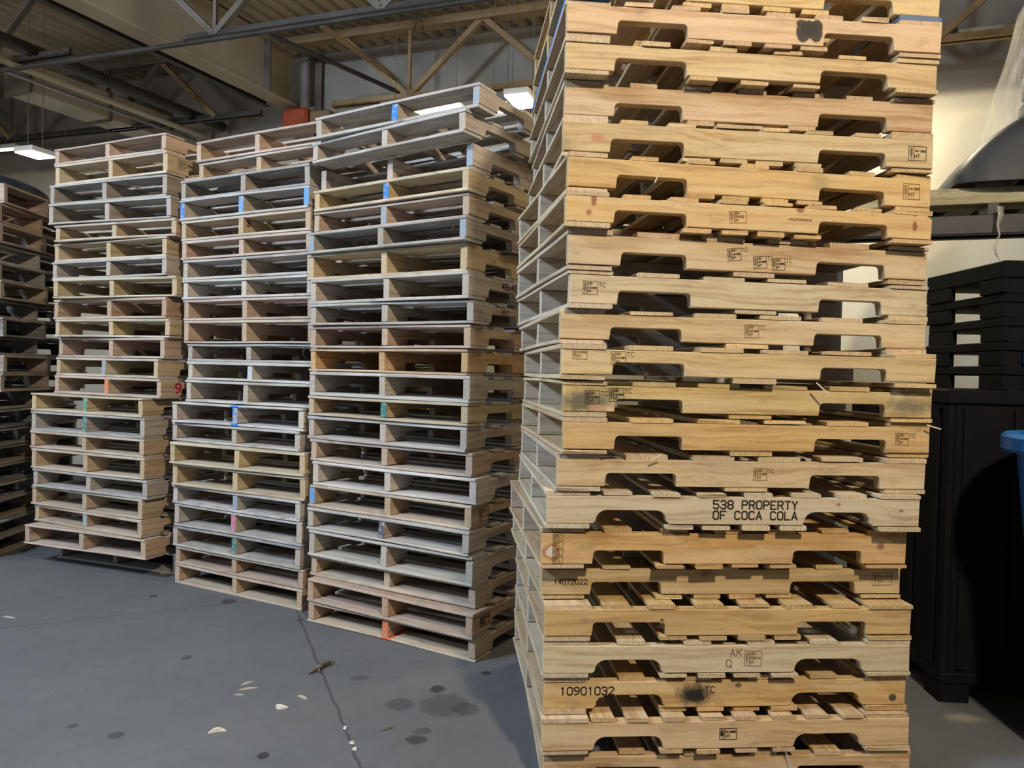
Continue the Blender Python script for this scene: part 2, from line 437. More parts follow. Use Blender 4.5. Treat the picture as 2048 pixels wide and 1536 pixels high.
def pallet(label, group, fx, fy, yaw, z0, h, orient, col, grey=.25, tops=7, bots=3, lead=.14, inner=.089, notch=True, r=.013,
           spots=None, paint=None, tpaint=None, bpaint=None, board_col=None, btop=None, arch=0, ends=(0, 0), gap_boards=(), sgrey=None, icol=None):
    """one stringer pallet. (fx, fy) is the middle of its front edge on the plan. orient 'side': the notched stringer faces the
    front; 'end': the three stringer ends face the front. paint {i: colour}: sprayed stringer ends;
    tpaint/bpaint {board index: (colour, x, half width)}"""
    d = WID/2 if orient == 'side' else LEN/2
    c = Vector((fx - math.sin(yaw)*d, fy + math.cos(yaw)*d, z0))
    root = empty('wood_pallet', c, yaw if orient == 'side' else yaw + math.pi/2)
    tag(root, label, 'pallet', group)
    tt = .0165 + R(-.001, .0015); tb = .0155 + R(-.001, .0015); e = .0006
    hs = h - tt - tb - .0012
    paint = paint or {}; tpaint = tpaint or {}; bpaint = bpaint or {}
    res = {'root': root, 'hs': hs}
    bc = board_col or col
    ys = (-WID/2 + .019, R(-.02, .02), WID/2 - .019)
    for i, y in enumerate(ys):
        L = LEN - R(0, .006) - (.004 if i != 0 else 0)
        vs, fs = stringer_mesh(L, .037, hs, notch, r, min(.042, hs*.5), ends=ends if i == 0 else (0, 0), bow=0.0 if i == 0 else R(-.003, .003))
        key = 'plain'; sp = None; pt = None
        if i == 0 and spots: sp = spots
        if i in paint: pt = (paint[i], -LEN/2, .006)
        if sp or pt: m = wood('s%d_%s' % (len(WOOD), i), sp or (), pt)
        else: m = wood()
        o = mesh_obj('stringer', vs, fs, m, root, (0, y, tb + e))
        o.color = (*jit(col if i == 0 or icol is None else icol, .07), grey if sgrey is None else sgrey)
        if pt: o['label'] = 'stringer with a %s painted end' % paint_name(paint[i])
        res[i] = o
    # lower deck
    xs = [-LEN/2 + lead/2, LEN/2 - lead/2]
    mid = [(-.5 + (k + .5)/bots) * .50 for k in range(bots)] if bots > 1 else [0.0]
    def put(nm, x, w, z, t, pt, tint):
        vs, fs = board_mesh(WID - R(0, .006), w, t, 0, R(.0, .004) if random.random() < .4 else 0)
        m = wood('p%d' % len(WOOD), (), pt) if pt else wood()
        o = mesh_obj(nm, vs, fs, m, root, (x, R(-.003, .003), z), math.pi/2 + R(-.003, .003))
        o.color = (*jit(tint, .10), min(1, grey * R(.7, 1.5)))
        if pt: o['label'] = 'deck board with %s paint' % paint_name(pt[0])
        return o
    for k, x in enumerate(xs + [m_ + R(-.006, .006) for m_ in mid]):
        put('bottom_board', x, lead if k < 2 else (inner if bots > 1 else lead) , e*.3, tb - e*.6, bpaint.get(k), tuple(.5*p_ + .5*q_ for p_, q_ in zip(icol, bc)) if icol and k == 0 else bc)
    # upper deck
    n = tops; span = LEN - lead
    for k in range(n):
        if k in gap_boards: continue
        x = -LEN/2 + lead/2 + span * k/(n - 1)
        w = lead if k in (0, n - 1) else inner
        put('top_board', x + (R(-.005, .005) if 0 < k < n-1 else 0), w + R(-.004, .003), tb + hs + e*1.6, tt - e*.8, tpaint.get(k), tuple(.5*p_ + .5*q_ for p_, q_ in zip(icol, bc)) if icol and k == 0 else (btop or bc))
    return res
PN = [((.02,.19,.55),'blue'),((.02,.17,.16),'teal'),((.68,.15,.05),'orange'),((.50,.12,.26),'pink'),((.05,.07,.12),'dark blue'),((.05,.25,.19),'green'),((.11,.29,.56),'light blue'),((.26,.31,.38),'grey blue')]
BLUE, TEAL, ORNG, PINK, NAVY, GREEN, LBLUE, GBLUE = [p[0] for p in PN]
def paint_name(c):
    return min(PN, key=lambda p: sum((a-b)**2 for a, b in zip(p[0], c)))[1]
A_DATA=[
(0.747,2.365,0.076,0.1184),(0.745,2.372,0.086,0.1130),(0.751,2.410,0.077,0.1259),(0.746,2.385,0.088,0.1232),(0.758,2.370,0.145,0.1231),
(0.751,2.346,0.136,0.1101),(0.764,2.382,0.151,0.1249),(0.770,2.384,0.151,0.1190),(0.750,2.377,0.114,0.1102),(0.754,2.328,0.098,0.1112),
(0.762,2.354,0.107,0.1133),(0.765,2.360,0.114,0.1162),(0.752,2.366,0.101,0.1165),(0.722,2.355,0.075,0.1192),(0.708,2.383,0.098,0.1306),
(0.716,2.481,0.095,0.1131),(0.727,2.386,0.084,0.1194),(0.725,2.387,0.079,0.1202),(0.730,2.406,0.086,0.1200),(0.727,2.379,0.084,0.1218),
(0.736,2.400,0.061,0.1059),]
B_DATA=[
(-0.610,3.582,-0.551,0.1123),(-0.691,3.619,-0.609,0.1076),(-0.653,3.716,-0.592,0.1329),(-0.646,3.668,-0.579,0.1118),(-0.645,3.683,-0.571,0.1185),
(-0.654,3.625,-0.568,0.1109),(-0.656,3.668,-0.543,0.1352),(-0.637,3.624,-0.563,0.1260),(-0.622,3.624,-0.532,0.1124),(-0.631,3.646,-0.541,0.1162),
(-0.638,3.660,-0.555,0.1209),(-0.628,3.639,-0.539,0.1255),(-0.634,3.645,-0.546,0.1070),(-0.636,3.654,-0.547,0.1203),(-0.612,3.648,-0.531,0.1149),
(-0.592,3.627,-0.525,0.1228),(-0.610,3.631,-0.528,0.1150),(-0.615,3.616,-0.534,0.1166),(-0.600,3.612,-0.521,0.1352),(-0.587,3.632,-0.511,0.1070),
(-0.592,3.570,-0.524,0.1213),(-0.582,3.585,-0.506,0.1077),]
C_DATA=[
(-1.433,4.236,-0.486,0.1265),(-1.417,4.239,-0.487,0.1137),(-1.531,4.226,-0.484,0.1203),(-1.559,4.222,-0.483,0.1240),(-1.549,4.224,-0.483,0.1187),
(-1.544,4.224,-0.483,0.1129),(-1.536,4.224,-0.484,0.1191),(-1.534,4.225,-0.484,0.1160),(-1.527,4.225,-0.484,0.1252),(-1.525,4.226,-0.484,0.1339),
(-1.500,4.229,-0.485,0.1059),(-1.498,4.229,-0.485,0.1110),(-1.505,4.229,-0.485,0.1310),(-1.565,4.201,-0.462,0.1220),(-1.580,4.220,-0.483,0.1129),
(-1.555,4.179,-0.441,0.1295),(-1.551,4.196,-0.450,0.1320),(-1.570,4.220,-0.483,0.1143),(-1.561,4.222,-0.483,0.1339),(-1.565,4.219,-0.483,0.1232),
(-1.548,4.220,-0.483,0.1059),(-1.552,4.224,-0.483,0.1171),]
D_DATA=[
(-2.581,4.708,-0.425,0.1109),(-2.566,4.693,-0.420,0.1350),(-2.579,4.693,-0.386,0.1350),(-2.547,4.653,-0.356,0.1350),(-2.507,4.652,-0.367,0.1068),
(-2.564,4.698,-0.418,0.1226),(-2.553,4.668,-0.410,0.1171),(-2.498,4.635,-0.350,0.1267),(-2.551,4.680,-0.416,0.1299),(-2.528,4.666,-0.407,0.1159),
(-2.549,4.698,-0.459,0.1290),(-2.577,4.703,-0.483,0.1193),(-2.564,4.689,-0.456,0.1186),(-2.670,4.649,-0.416,0.1163),(-2.658,4.644,-0.404,0.1261),
(-2.663,4.649,-0.402,0.1151),(-2.658,4.651,-0.402,0.1341),(-2.635,4.638,-0.397,0.1150),(-2.666,4.663,-0.417,0.1253),(-2.656,4.663,-0.443,0.1097),
(-2.641,4.604,-0.356,0.1279),(-2.646,4.618,-0.352,0.1327),]

ORD = ['topmost', 'second', 'third', 'fourth', 'fifth', 'sixth', 'seventh', 'eighth', 'ninth', 'tenth', 'eleventh', 'twelfth', 'thirteenth',
       'fourteenth', 'fifteenth', 'sixteenth', 'seventeenth', 'eighteenth', 'nineteenth', 'twentieth', 'twenty-first', 'twenty-second', 'twenty-third']

# ================================================================ the front right stack, long notched sides to the front
YP = (.52, .385, .20); PA = (.52, .395, .235); WH = (.55, .445, .285); OR = (.53, .32, .115); PE = (.53, .37, .225); DU = (.48, .36, .20)
GA = 'pallets of the front right stack'
KN = (.20, .075, .035); DK = (.045, .04, .035); OCH = (.50, .30, .10); GRN = (.20, .19, .10)
A_STYLE = [  # colour, look for the label, options
 (PE, 'peach pallet with a black smudge on its upper right side', dict(tops=8, bots=4, spots=[(.148, .045, .028, .040, DK, .97, .25), (.188, .045, .028, .040, DK, .97, .25), (.168, .055, .03, .028, DK, .97, .25)], bpaint={})),
 (YP, 'rough-sawn yellow pallet', dict(tops=6, bots=3, ragged=1)),
 ((.47, .335, .20), 'brownish smooth-sided pallet', dict(tops=7, bots=3)),
 (YP, 'yellow pallet with a framed HT stamp at its right end', dict(tops=8, bots=4, spots=[(-.50, .045, .026, .018, (.40, .17, .11), .75, .6)])),
 ((.54, .375, .17), 'golden pallet with an ear-of-wheat stamp at its right end', dict(tops=7, bots=4, spots=[(.22, .06, .05, .05, GRN, .45, .9)], lead=.125)),
 ((.56, .38, .17), 'golden pallet with red knots and a centre stamp', dict(tops=8, bots=4, ends=(0, .012), spots=[(-.52, .068, .010, .022, KN, .8, .4), (-.535, .028, .013, .012, KN, .7, .7), (.15, .072, .016, .012, KN, .8, .4), (.545, .078, .014, .007, KN, .8, .4), (.545, .042, .011, .018, KN, .85, .4)])),
 ((.52, .375, .23), 'pale pinkish pallet with three tilted stamps', dict(tops=6, bots=1, inner=.138)),
 (WH, 'pale clean pallet with a stamp at its left end', dict(tops=6, bots=1, inner=.138)),
 ((.54, .415, .245), 'pale pallet with one faded stamp at mid-length', dict(tops=6, bots=1, inner=.138)),
 ((.57, .415, .21), 'yellow pallet with two faint stamps at its left', dict(tops=6, bots=1, inner=.138)),
 ((.52, .375, .165), 'dirty yellow pallet with dark stains at both ends', dict(tops=6, bots=1, inner=.138, spots=[(-.535, .03, .12, .05, (.09, .085, .06), .88, .75), (-.46, .055, .09, .05, (.22, .20, .10), .6, .9), (.53, .035, .13, .045, (.12, .11, .08), .8, .85), (.38, .05, .12, .06, (.33, .24, .09), .5, .9), (-.50, .012, .035, .014, (.45, .26, .14), .8, .4)])),
 ((.58, .39, .15), 'golden grained pallet with a stamp near its right end', dict(tops=6, bots=1, inner=.138, spots=[(-.42, .035, .04, .018, OCH, .6, .8)])),
 (PA, 'pale tan pallet with a small faint stamp right of centre', dict(tops=6, bots=1, inner=.138)),
 (WH, 'pale pallet with two lines of black stencil lettering', dict(tops=8, bots=4, r=.034, spots=[(.335, .068, .010, .008, KN, .7, .5), (.545, .05, .012, .006, KN, .7, .5), (.09, .092, .016, .012, (.25, .15, .07), .7, .5)])),
 (OR, 'orange pallet with stamps running up its left end', dict(tops=7, bots=4, spots=[(-.575, .038, .030, .028, (.30, .11, .05), .7, .35), (-.575, .038, .020, .019, (.62, .55, .45), .85, .4), (.515, .058, .016, .014, KN, .8, .5)])),
 ((.55, .405, .19), 'short set-back pallet numbered 14072022', dict(tops=7, bots=4, spots=[(-.06, .07, .055, .02, (.16, .12, .07), .7, .8), (-.52, .092, .10, .012, (.13, .10, .06), .7, .8), (.12, .094, .06, .010, (.13, .10, .06), .6, .8)])),
 ((.51, .345, .145), 'brownish-yellow pallet with jutting top boards', dict(tops=8, bots=4, lead=.15, spots=[(-.23, .05, .007, .006, DK, .9, .4), (-.48, .05, .022, .014, (.28, .20, .12), .7, .7), (.10, .06, .05, .02, (.33, .19, .08), .6, .7)])),
 (WH, 'pale pallet marked AK and Q beside a stamp', dict(tops=6, bots=4, r=.036, lead=.15)),
 ((.53, .345, .135), 'golden pallet with an eight-digit stencil and black spray', dict(tops=6, bots=4, r=.034, spots=[(-.115, .040, .080, .052, (.022, .020, .018), 1.0, .7), (.56, .022, .016, .016, DK, .95, .5), (.03, .07, .014, .010, DK, .8, .5)])),
 ((.54, .375, .20), 'tan pallet with a solid black leaf stamp', dict(tops=10, bots=4, r=.036, lead=.15, inner=.074)),
 ((.50, .35, .18), 'tan bottom pallet standing on the floor', dict(tops=6, bots=3)),
]
def A_z(k, data): return sum(d[3] for d in data[k+1:])
d = list(A_DATA[15]); d[1] = 2.435; A_DATA[15] = tuple(d)
A_PAL = []
for k, (fx, fy, yaw, h) in enumerate(A_DATA):
    col, look, op = A_STYLE[k]
    op = dict(op); op.pop('ragged', None)
    p = pallet(look + ', front right stack', GA, fx, fy, yaw, A_z(k, A_DATA), h, 'side', col, grey=.12, icol=tuple(c_*.35 + t_*.65 for c_, t_ in zip(col, (.56, .52, .47))), **op)
    A_PAL.append(p)
top_a = sum(d[3] for d in A_DATA)
p0 = pallet('pale pallet with blue-painted edge boards, front right stack', GA, .745, 2.372, .080, top_a, .121, 'side', (.58, .42, .19), grey=.12, tops=7, bots=4,
            bpaint={0: (BLUE, 0, 9), 1: ((.09, .14, .24), 0, 9)})
pallet('topmost grey-tan pallet of the front right stack', GA, .752, 2.380, .084, top_a + .121, .120, 'side', (.52, .38, .20), grey=.2)

def on_pal(k, fxr, zc): # fraction along the front -> x, fraction of height -> z
    return (fxr - .5) * LEN, zc * A_PAL[k]['hs']
def stamp(k, fxr, zc, w, h, lines, th=.0011, rot=0.0, mat=INK, side=None, mark=True):
    x, z = on_pal(k, fxr, zc)
    sg = [((a - w/2, b - h/2), (c - w/2, d - h/2)) for (a, b), (c, d) in stamp_lines(w, h, lines, mark, side)]
    ink_mesh('ink_stamp', sg, th, A_PAL[k][0], x, z, -.0187, mat, rot)
def words(k, fxr, zc, txt, h, th, gap=False, mat=INK, name='stencil_lettering'):
    x, z = on_pal(k, fxr, zc)
    ink_mesh(name, text_lines(txt, 0, 0, h, gap), th, A_PAL[k][0], x, z, -.0187, mat)
stamp(3, .955, .52, .060, .045, ['IN-1320', 'HT'], .0016)
stamp(4, .942, .55, .058, .050, ['IN-053', 'HT'], .0015, mat=INK_BROWN)
stamp(5, .452, .50, .056, .036, ['CN-', '37422', 'HT'], .0014, .05, INK_BROWN)
words(5, .590, .50, 'AA002903058A036', .0058, .0009, mat=INK_BROWN, name='ink_number')
for f_, z_, rt, mt in ((.443, .58, .14, INK), (.515, .35, .12, INK), (.567, .32, .04, INK)):
    stamp(6, f_, z_, .044, .038, ['US-', '167250', 'HT'], .0014, rt, mt, 'TC')
stamp(7, .055, .55, .046, .040, ['US-', '167250', 'HT'], .0013, -.03, INK, 'TC')
stamp(8, .508, .52, .046, .040, ['US-', '167250', 'HT'], .0013, .02, INK_BROWN, 'TC')
stamp(9, .047, .80, .044, .030, ['167250', 'HT'], .0011, 0, INK_BROWN)
stamp(9, .146, .68, .046, .040, ['US-', '167250', 'HT'], .0013, .03, INK_BROWN, 'TC')
stamp(10, .077, .55, .046, .040, ['US-', '167250', 'HT'], .0013, .02, INK, 'TC')
stamp(10, .139, .66, .046, .040, ['US-', '167250', 'HT'], .0016, .04, INK, 'TC')
stamp(11, .918, .55, .044, .038, ['US-', '167250', 'HT'], .0013, 0, INK_BROWN, 'TC')
stamp(12, .538, .52, .044, .036, ['US-', '167250', 'HT'], .0012, 0, INK_BROWN, 'TC')
words(13, .438, .60, '538 PROPERTY', .0250, .0046, True)
words(13, .438, .21, 'OF COCA COLA', .0250, .0044, True)
for zz in (.86, .62, .38, .13):
    stamp(14, .045, zz, .032, .020, ['CR-', '114'], .0011, 0, INK_BROWN, '-', True)
words(15, .034, .42, '14072022', .0150, .0024, mat=INK)
stamp(15, .945, .62, .070, .042, ['CR-114-M', 'HT'], .0013, .03, INK_BROWN)
words(17, .500, .60, 'AK', .024, .0020, mat=INK_BROWN, name='ink_letters')
words(17, .490, .20, 'Q', .024, .0022, mat=INK_BROWN, name='ink_letters')
stamp(17, .562, .52, .056, .048, ['US-', '05574', 'HT'], .0013, -.03, INK_BROWN)
words(18, .046, .53, '10901032', .0240, .0040, True)
words(18, .435, .55, 'TC', .020, .0028, True)
stamp(19, .497, .52, .056, .036, ['CA-0992', 'HT'], .0018, 0, INK)
xk, zk = on_pal(19, .480, .52)
leaf = MB(); ang = [2*math.pi*i/14 for i in range(14)]
rr = [.012, .006, .011, .006, .013, .006, .009, .005, .009, .006, .013, .006, .011, .006]
pt = [(xk + rr[i]*math.cos(a + math.pi/2)*.7, zk + rr[i]*math.sin(a + math.pi/2)) for i, a in enumerate(ang)]
leaf.add([(x, -.0191, z) for x, z in pt] + [(x, -.0183, z) for x, z in pt],
         [tuple(range(14)), tuple(range(27, 13, -1))] + [(i, 14+i, 14+(i+1) % 14, (i+1) % 14) for i in range(14)])
leaf.build('leaf_mark', INK, A_PAL[19][0])

def sliver(k, x0, z0, x1, z1):
    m = MB(); m.bar((x0, -.030, z0), (x1, -.036, z1), .003, .004); o = m.build('splinter', wood(), A_PAL[k][0]); o.color = (.62, .52, .36, .1)
sliver(9, .20, -.008, .235, -.040); sliver(10, .585, -.022, .628, -.034); sliver(4, -.338, .022, -.328, .046); sliver(11, -.33, -.03, -.30, -.012)
# ================================================================ stacks with stringer ends to the front
GY = (.36, .345, .33); LG = (.46, .44, .41); TN = (.47, .36, .24); PK = (.47, .34, .265); YW = (.53, .43, .25); DG = (.22, .225, .24)
WHT = (.60, .58, .55); TNO = (.52, .32, .13); RD = (.42, .27, .185)
def end_stack(data, styles, group, where, left_xy_group=None):
    out = []
    for k, (fx, fy, yaw, h) in enumerate(data):
        col, grey, look, op = styles[k]
        z = A_z(k, data)
        nm = ORD[k] + ('' if k == 0 else ' down')
        out.append(pallet('%s, %s in the %s' % (look, nm, where), group, fx, fy, yaw, z, h, 'end', tuple(c_*.62 + t_*.38 for c_, t_ in zip(col, (.47, .34, .21))), grey=grey, sgrey=grey*.55,
                          board_col=tuple(c_*.65 + t_*.35 for c_, t_ in zip(col, (.56, .53, .49))), **op))
    return out
B_STYLE = [
 (GY, .75, 'grey pallet with a blue centre stringer', dict(paint={1: BLUE, 0: GBLUE}, gap_boards=(1, 4))),
 (LG, .60, 'pale grey pallet shifted to one side', dict()),
 (LG, .55, 'grey pallet with a bare front edge', dict(gap_boards=(0,), paint={0: GBLUE})),
 (YW, .40, 'yellowish pallet with a blue centre stringer', dict(paint={1: BLUE})),
 (PK, .50, 'pinkish grey pallet', dict(paint={1: GBLUE})),
 (DG, .80, 'dark grey pallet with bluish stringer ends', dict(paint={0: GBLUE, 2: GBLUE})),
 (YW, .35, 'cream-edged pallet', dict(notch=True)),
 (LG, .60, 'frayed grey pallet', dict()),
 (GY, .65, 'worn grey pallet with a doubled centre stringer', dict()),
 (PK, .35, 'pinkish tan pallet', dict()),
 (TNO, .08, 'bright orange-tan pallet', dict()),
 (LG, .40, 'pale pallet with a pinkish centre', dict()),
 (YW, .40, 'pale pallet with a teal centre stringer', dict(paint={1: TEAL})),
 (LG, .50, 'whitish pallet', dict()),
 (PK, .55, 'greyish pink pallet', dict(r=.034)),
 (WHT, .45, 'whitish pallet with green-grey sides', dict(r=.030)),
 (TN, .25, 'tan pallet with a blue-touched left end', dict(paint={2: LBLUE})),
 (LG, .55, 'grey pallet with a dark blue centre stringer', dict(paint={1: NAVY})),
 (LG, .45, 'whitish pallet with rounded stringer ends', dict(ends=(.012, .012), r=.03)),
 (TN, .55, 'grey-tan pallet', dict(ends=(.008, .0))),
 (RD, .30, 'reddish tan pallet', dict()),
 (TN, .25, 'tan bottom pallet with an orange centre stringer', dict(paint={1: ORNG}, bpaint={0: (ORNG, .0, .032)}, tpaint={0: (ORNG, .0, .03)})),
]
C_STYLE = [
 (PK, .50, 'greyish pink pallet', dict(gap_boards=(2,))), (TN, .45, 'tan pallet', dict(gap_boards=(3,))), (DG, .75, 'dark grey pallet', dict()),
 (LG, .40, 'pale pallet with three blue stringer ends', dict(paint={0: LBLUE, 1: LBLUE, 2: BLUE})), (TN, .35, 'tan pallet with a small black number', dict()), (PK, .40, 'pinkish grey pallet', dict()),
 (LG, .45, 'light grey pallet', dict()), (WHT, .45, 'whitish pallet', dict()), (PK, .30, 'pinkish tan pallet', dict()),
 (PK, .35, 'pink-brown pallet', dict()), (GY, .55, 'grey pallet with a splintered centre stringer', dict()), (WHT, .40, 'white-edged pallet', dict(paint={1: (.42, .50, .58)})),
 (LG, .35, 'pale pallet with tan stringer faces', dict()), (WHT, .40, 'white pallet with bright blue paint at its centre', dict(paint={1: BLUE}, bpaint={0: (BLUE, .0, .030)}, tpaint={0: (BLUE, .0, .030)})),
 (LG, .45, 'whitish grey pallet', dict()), (YW, .20, 'yellow-tan pallet', dict()), (YW, .28, 'yellowish pallet', dict()),
 (WHT, .60, 'white worn pallet with a grey centre stringer', dict(paint={1: GBLUE})), (LG, .60, 'pale weathered pallet with a pink centre stringer', dict(paint={1: PINK})),
 (GY, .75, 'grey pallet with a broken teal centre stringer', dict(paint={1: TEAL}, btop=(.2, .2, .21))), (RD, .40, 'reddish worn pallet', dict()), (TN, .28, 'tan bottom pallet', dict()),
]
D_STYLE = [
 (PK, .40, 'pinkish pallet', dict(gap_boards=(1, 3))), (YW, .30, 'yellow-tan pallet with a boxed stamp', dict(gap_boards=(2,))), (DG, .70, 'dark blue-grey pallet', dict()), (GY, .60, 'grey pallet', dict()),
 (TN, .40, 'tan pallet', dict()), (YW, .30, 'yellowish pallet', dict()), (GY, .55, 'grey pallet with weathered ends', dict()), (YW, .25, 'yellow-tan thick pallet', dict()),
 (RD, .30, 'red-brown pallet', dict()), (YW, .40, 'pale yellowish pallet with a blue dot', dict()), (PK, .40, 'pink-grey pallet', dict()), (YW, .45, 'grey-yellow pallet with a bluish centre', dict(paint={1: GBLUE})),
 (PK, .30, 'pinkish pallet with an orange centre and red numeral', dict(paint={1: ORNG})), (YW, .20, 'yellowish pallet with a green centre stringer', dict(paint={1: GREEN})),
 (GY, .60, 'grey pallet with a teal centre stringer', dict(paint={1: TEAL})), (TN, .20, 'tan pallet with a white top edge', dict()), (TN, .18, 'golden tan pallet', dict()), (GY, .50, 'brown-grey pallet', dict()),
 (TN, .25, 'tan pallet with a buckled edge board', dict()), (TN, .22, 'tan pallet with a pale teal centre', dict(paint={1: (.25, .38, .40)})), (PK, .30, 'pinkish lowest full pallet', dict()), (DG, .60, 'dark set-back bottom pallet', dict()),
]
d = list(D_DATA[21]); d[0] += .12; d[1] += .16; D_DATA[21] = tuple(d)
d = list(B_DATA[1]); d[0] += .035; B_DATA[1] = tuple(d)
d = list(B_DATA[2]); d[0] += .025; B_DATA[2] = tuple(d)
d = list(C_DATA[2]); d[0] -= .03; d[1] += .01; C_DATA[2] = tuple(d)
for k in (0, 1):
    d = list(C_DATA[k]); d[0] -= .05; d[1] += .02; C_DATA[k] = tuple(d)
BP = end_stack(B_DATA, B_STYLE, 'pallets of the right back-row stack', 'right back-row stack')
CP = end_stack(C_DATA, C_STYLE, 'pallets of the middle back-row stack', 'middle back-row stack')
DP = end_stack(D_DATA, D_STYLE, 'pallets of the left back-row stack', 'left back-row stack')
def side_words(p, txt, x, zf, h, th, mat=INK, gap=False):
    ink_mesh('ink_lettering', text_lines(txt, 0, 0, h, gap), th, p[0], x, zf*p['hs'], -.0187, mat)
def side_stamp(p, x, zf, w, h, lines, mat=INK, th=.0016):
    sg = [((a - w/2, b - h/2), (c - w/2, e - h/2)) for (a, b), (c, e) in stamp_lines(w, h, lines)]
    ink_mesh('ink_stamp', sg, th, p[0], x, zf*p['hs'], -.0187, mat)
side_words(BP[7], '48x40 2nc', -.33, .56, .030, .0055)
side_words(BP[8], 'RPC', -.36, .50, .026, .0036, INK_BROWN)
side_stamp(BP[16], -.50, .55, .085, .062, ['UCN', '1114'], INK_BROWN, .0028)
side_stamp(BP[20], -.50, .55, .080, .045, ['UCN-3', 'HT'], INK, .0030)
side_stamp(DP[1], -.47, .55, .11, .06, ['US-2206', 'HT'], INK, .0022)
side_words(DP[12], '9', -.50, .20, .055, .012, INK_RED)
side_words(DP[9], '-', -.42, .55, .03, .018, INK_BLUE)
# small black number on the inner face of the fifth pallet's centre stringer
x5 = -LEN/2 + .03
o5 = CP[4][1]
ink_mesh('ink_number', text_lines('3', 0, 0, .030), .006, o5, x5, .045, -.0203, INK)

# ================================================================ the far left stack, seen on its corner
E_COL = [PK, RD, PK, LG, GY, TN, GY, DG, DG, PK, TN, GY, DG, GY, TN, DG, GY, TN, GY, TN]
E_LOOK = ['pinkish', 'reddish', 'pale pink', 'light grey', 'grey', 'tan', 'cool grey', 'dark', 'near-black', 'pink-edged', 'tan-edged', 'grey-sided', 'dark grey', 'dull grey', 'tan worn', 'dark worn', 'grey worn', 'brownish', 'dusty grey', 'tan']
E_H = [.130, .127, .131, .125, .120, .122, .121, .126, .120, .124, .118, .122, .125, .121, .120, .125, .122, .124, .120, .123]
z = sum(E_H)
for k, hh in enumerate(E_H):
    z -= hh
    yaw = .05 + R(-.025, .025)
    sh = R(-.035, .035) - .02*(k > 12)
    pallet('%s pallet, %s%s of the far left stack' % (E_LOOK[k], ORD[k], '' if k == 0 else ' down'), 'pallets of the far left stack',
           -3.36 - .61*math.cos(yaw) + sh, 4.86 - .61*math.sin(yaw) + R(-.02, .02), yaw, z, hh, 'side', tuple(c_*(1.0 if k < 4 else .65) for c_ in E_COL[k]), grey=.5)  # lower pallets get a darkened colour that stands in for shade
zE = sum(E_H)
# dark bundle lying on top of it
bm = bmesh.new(); bmesh.ops.create_uvsphere(bm, u_segments=28, v_segments=14, radius=1)
for v in bm.verts:
    n = math.sin(v.co.x*5 + v.co.y*3)*.05 + math.sin(v.co.y*7 + 1)*.04
    zc = max(v.co.z, -.12)
    v.co = Vector((v.co.x*(.54 + n*.3), v.co.y*(.44 + n*.3), (zc + .12)*(.135 + n*.2)))
b = MB(); b.frombm(bm)
o = b.build('tarp_bundle', plain('dark_tarp', (.02, .024, .036), .5, .4, var=.4), None, (-3.90, 5.28, zE + .001), .1, True)
tag(o, 'dark rounded tarp bundle lying on the far left pallet stack', 'tarp')

# ================================================================ setting
def uvbox(name, mat, a, b, kind='structure', c=0):
    m = MB(); m.box(a, b, c)
    o = m.build(name, mat, None, (0, 0, 0), -TH)
    if kind: o['kind'] = kind
    return o
# floor material: worn concrete with joints and oil stains
fm, nt, bs, out = new_mat('concrete_floor'); g = N(nt)
tc = g.node('ShaderNodeTexCoord'); P = tc.outputs['Object']
n1 = g.noise(P, 1.1, 5.0, .6); n2 = g.noise(P, 14.0, 5.0, .65); n3 = g.noise(P, 120.0, 2.0, .6); n4 = g.noise(P, 4.0, 6.0, .7, .5)
col = g.mix(g.ramp(n1, .3, .7), (.106, .110, .117, 1), (.128, .132, .139, 1))
col = g.mix(g.math('MULTIPLY', g.ramp(n2, .45, .7), .25), col, (.075, .077, .082, 1))
col = g.mix(g.math('MULTIPLY', g.ramp(n3, .5, .75), .35), col, (.165, .167, .17, 1))
col = g.mix(g.math('MULTIPLY', g.ramp(n4, .62, .75), .35), col, (.185, .187, .187, 1))
sx = g.node('ShaderNodeSeparateXYZ'); g.set(sx.inputs[0], P)
wob = g.math('MULTIPLY', g.math('SUBTRACT', g.noise(P, 9.0, 4.0, .6), .5), .03)
def joint(col, p, q, w, c, st):
    d = Vector((q.x - p.x, q.y - p.y)).normalized()
    e = g.math('ADD', g.math('MULTIPLY', g.math('SUBTRACT', sx.outputs[0], p.x), -d.y), g.math('MULTIPLY', g.math('SUBTRACT', sx.outputs[1], p.y), d.x))
    e = g.math('ABSOLUTE', g.math('ADD', e, wob))
    return g.mix(g.math('MULTIPLY', g.ramp(e, w, w*.3), st), col, c4(c))
j1 = (floor_pt(595, 1225), floor_pt(722, 1536)); j2 = (floor_pt(0, 1257), floor_pt(520, 1200))
col = joint(col, *j1, .009, (.05, .051, .055), .75)
col = joint(col, *j2, .008, (.06, .061, .065), .65)
rag = g.math('MULTIPLY', g.math('SUBTRACT', g.noise(P, 22.0, 4.0, .6), .5), .9)
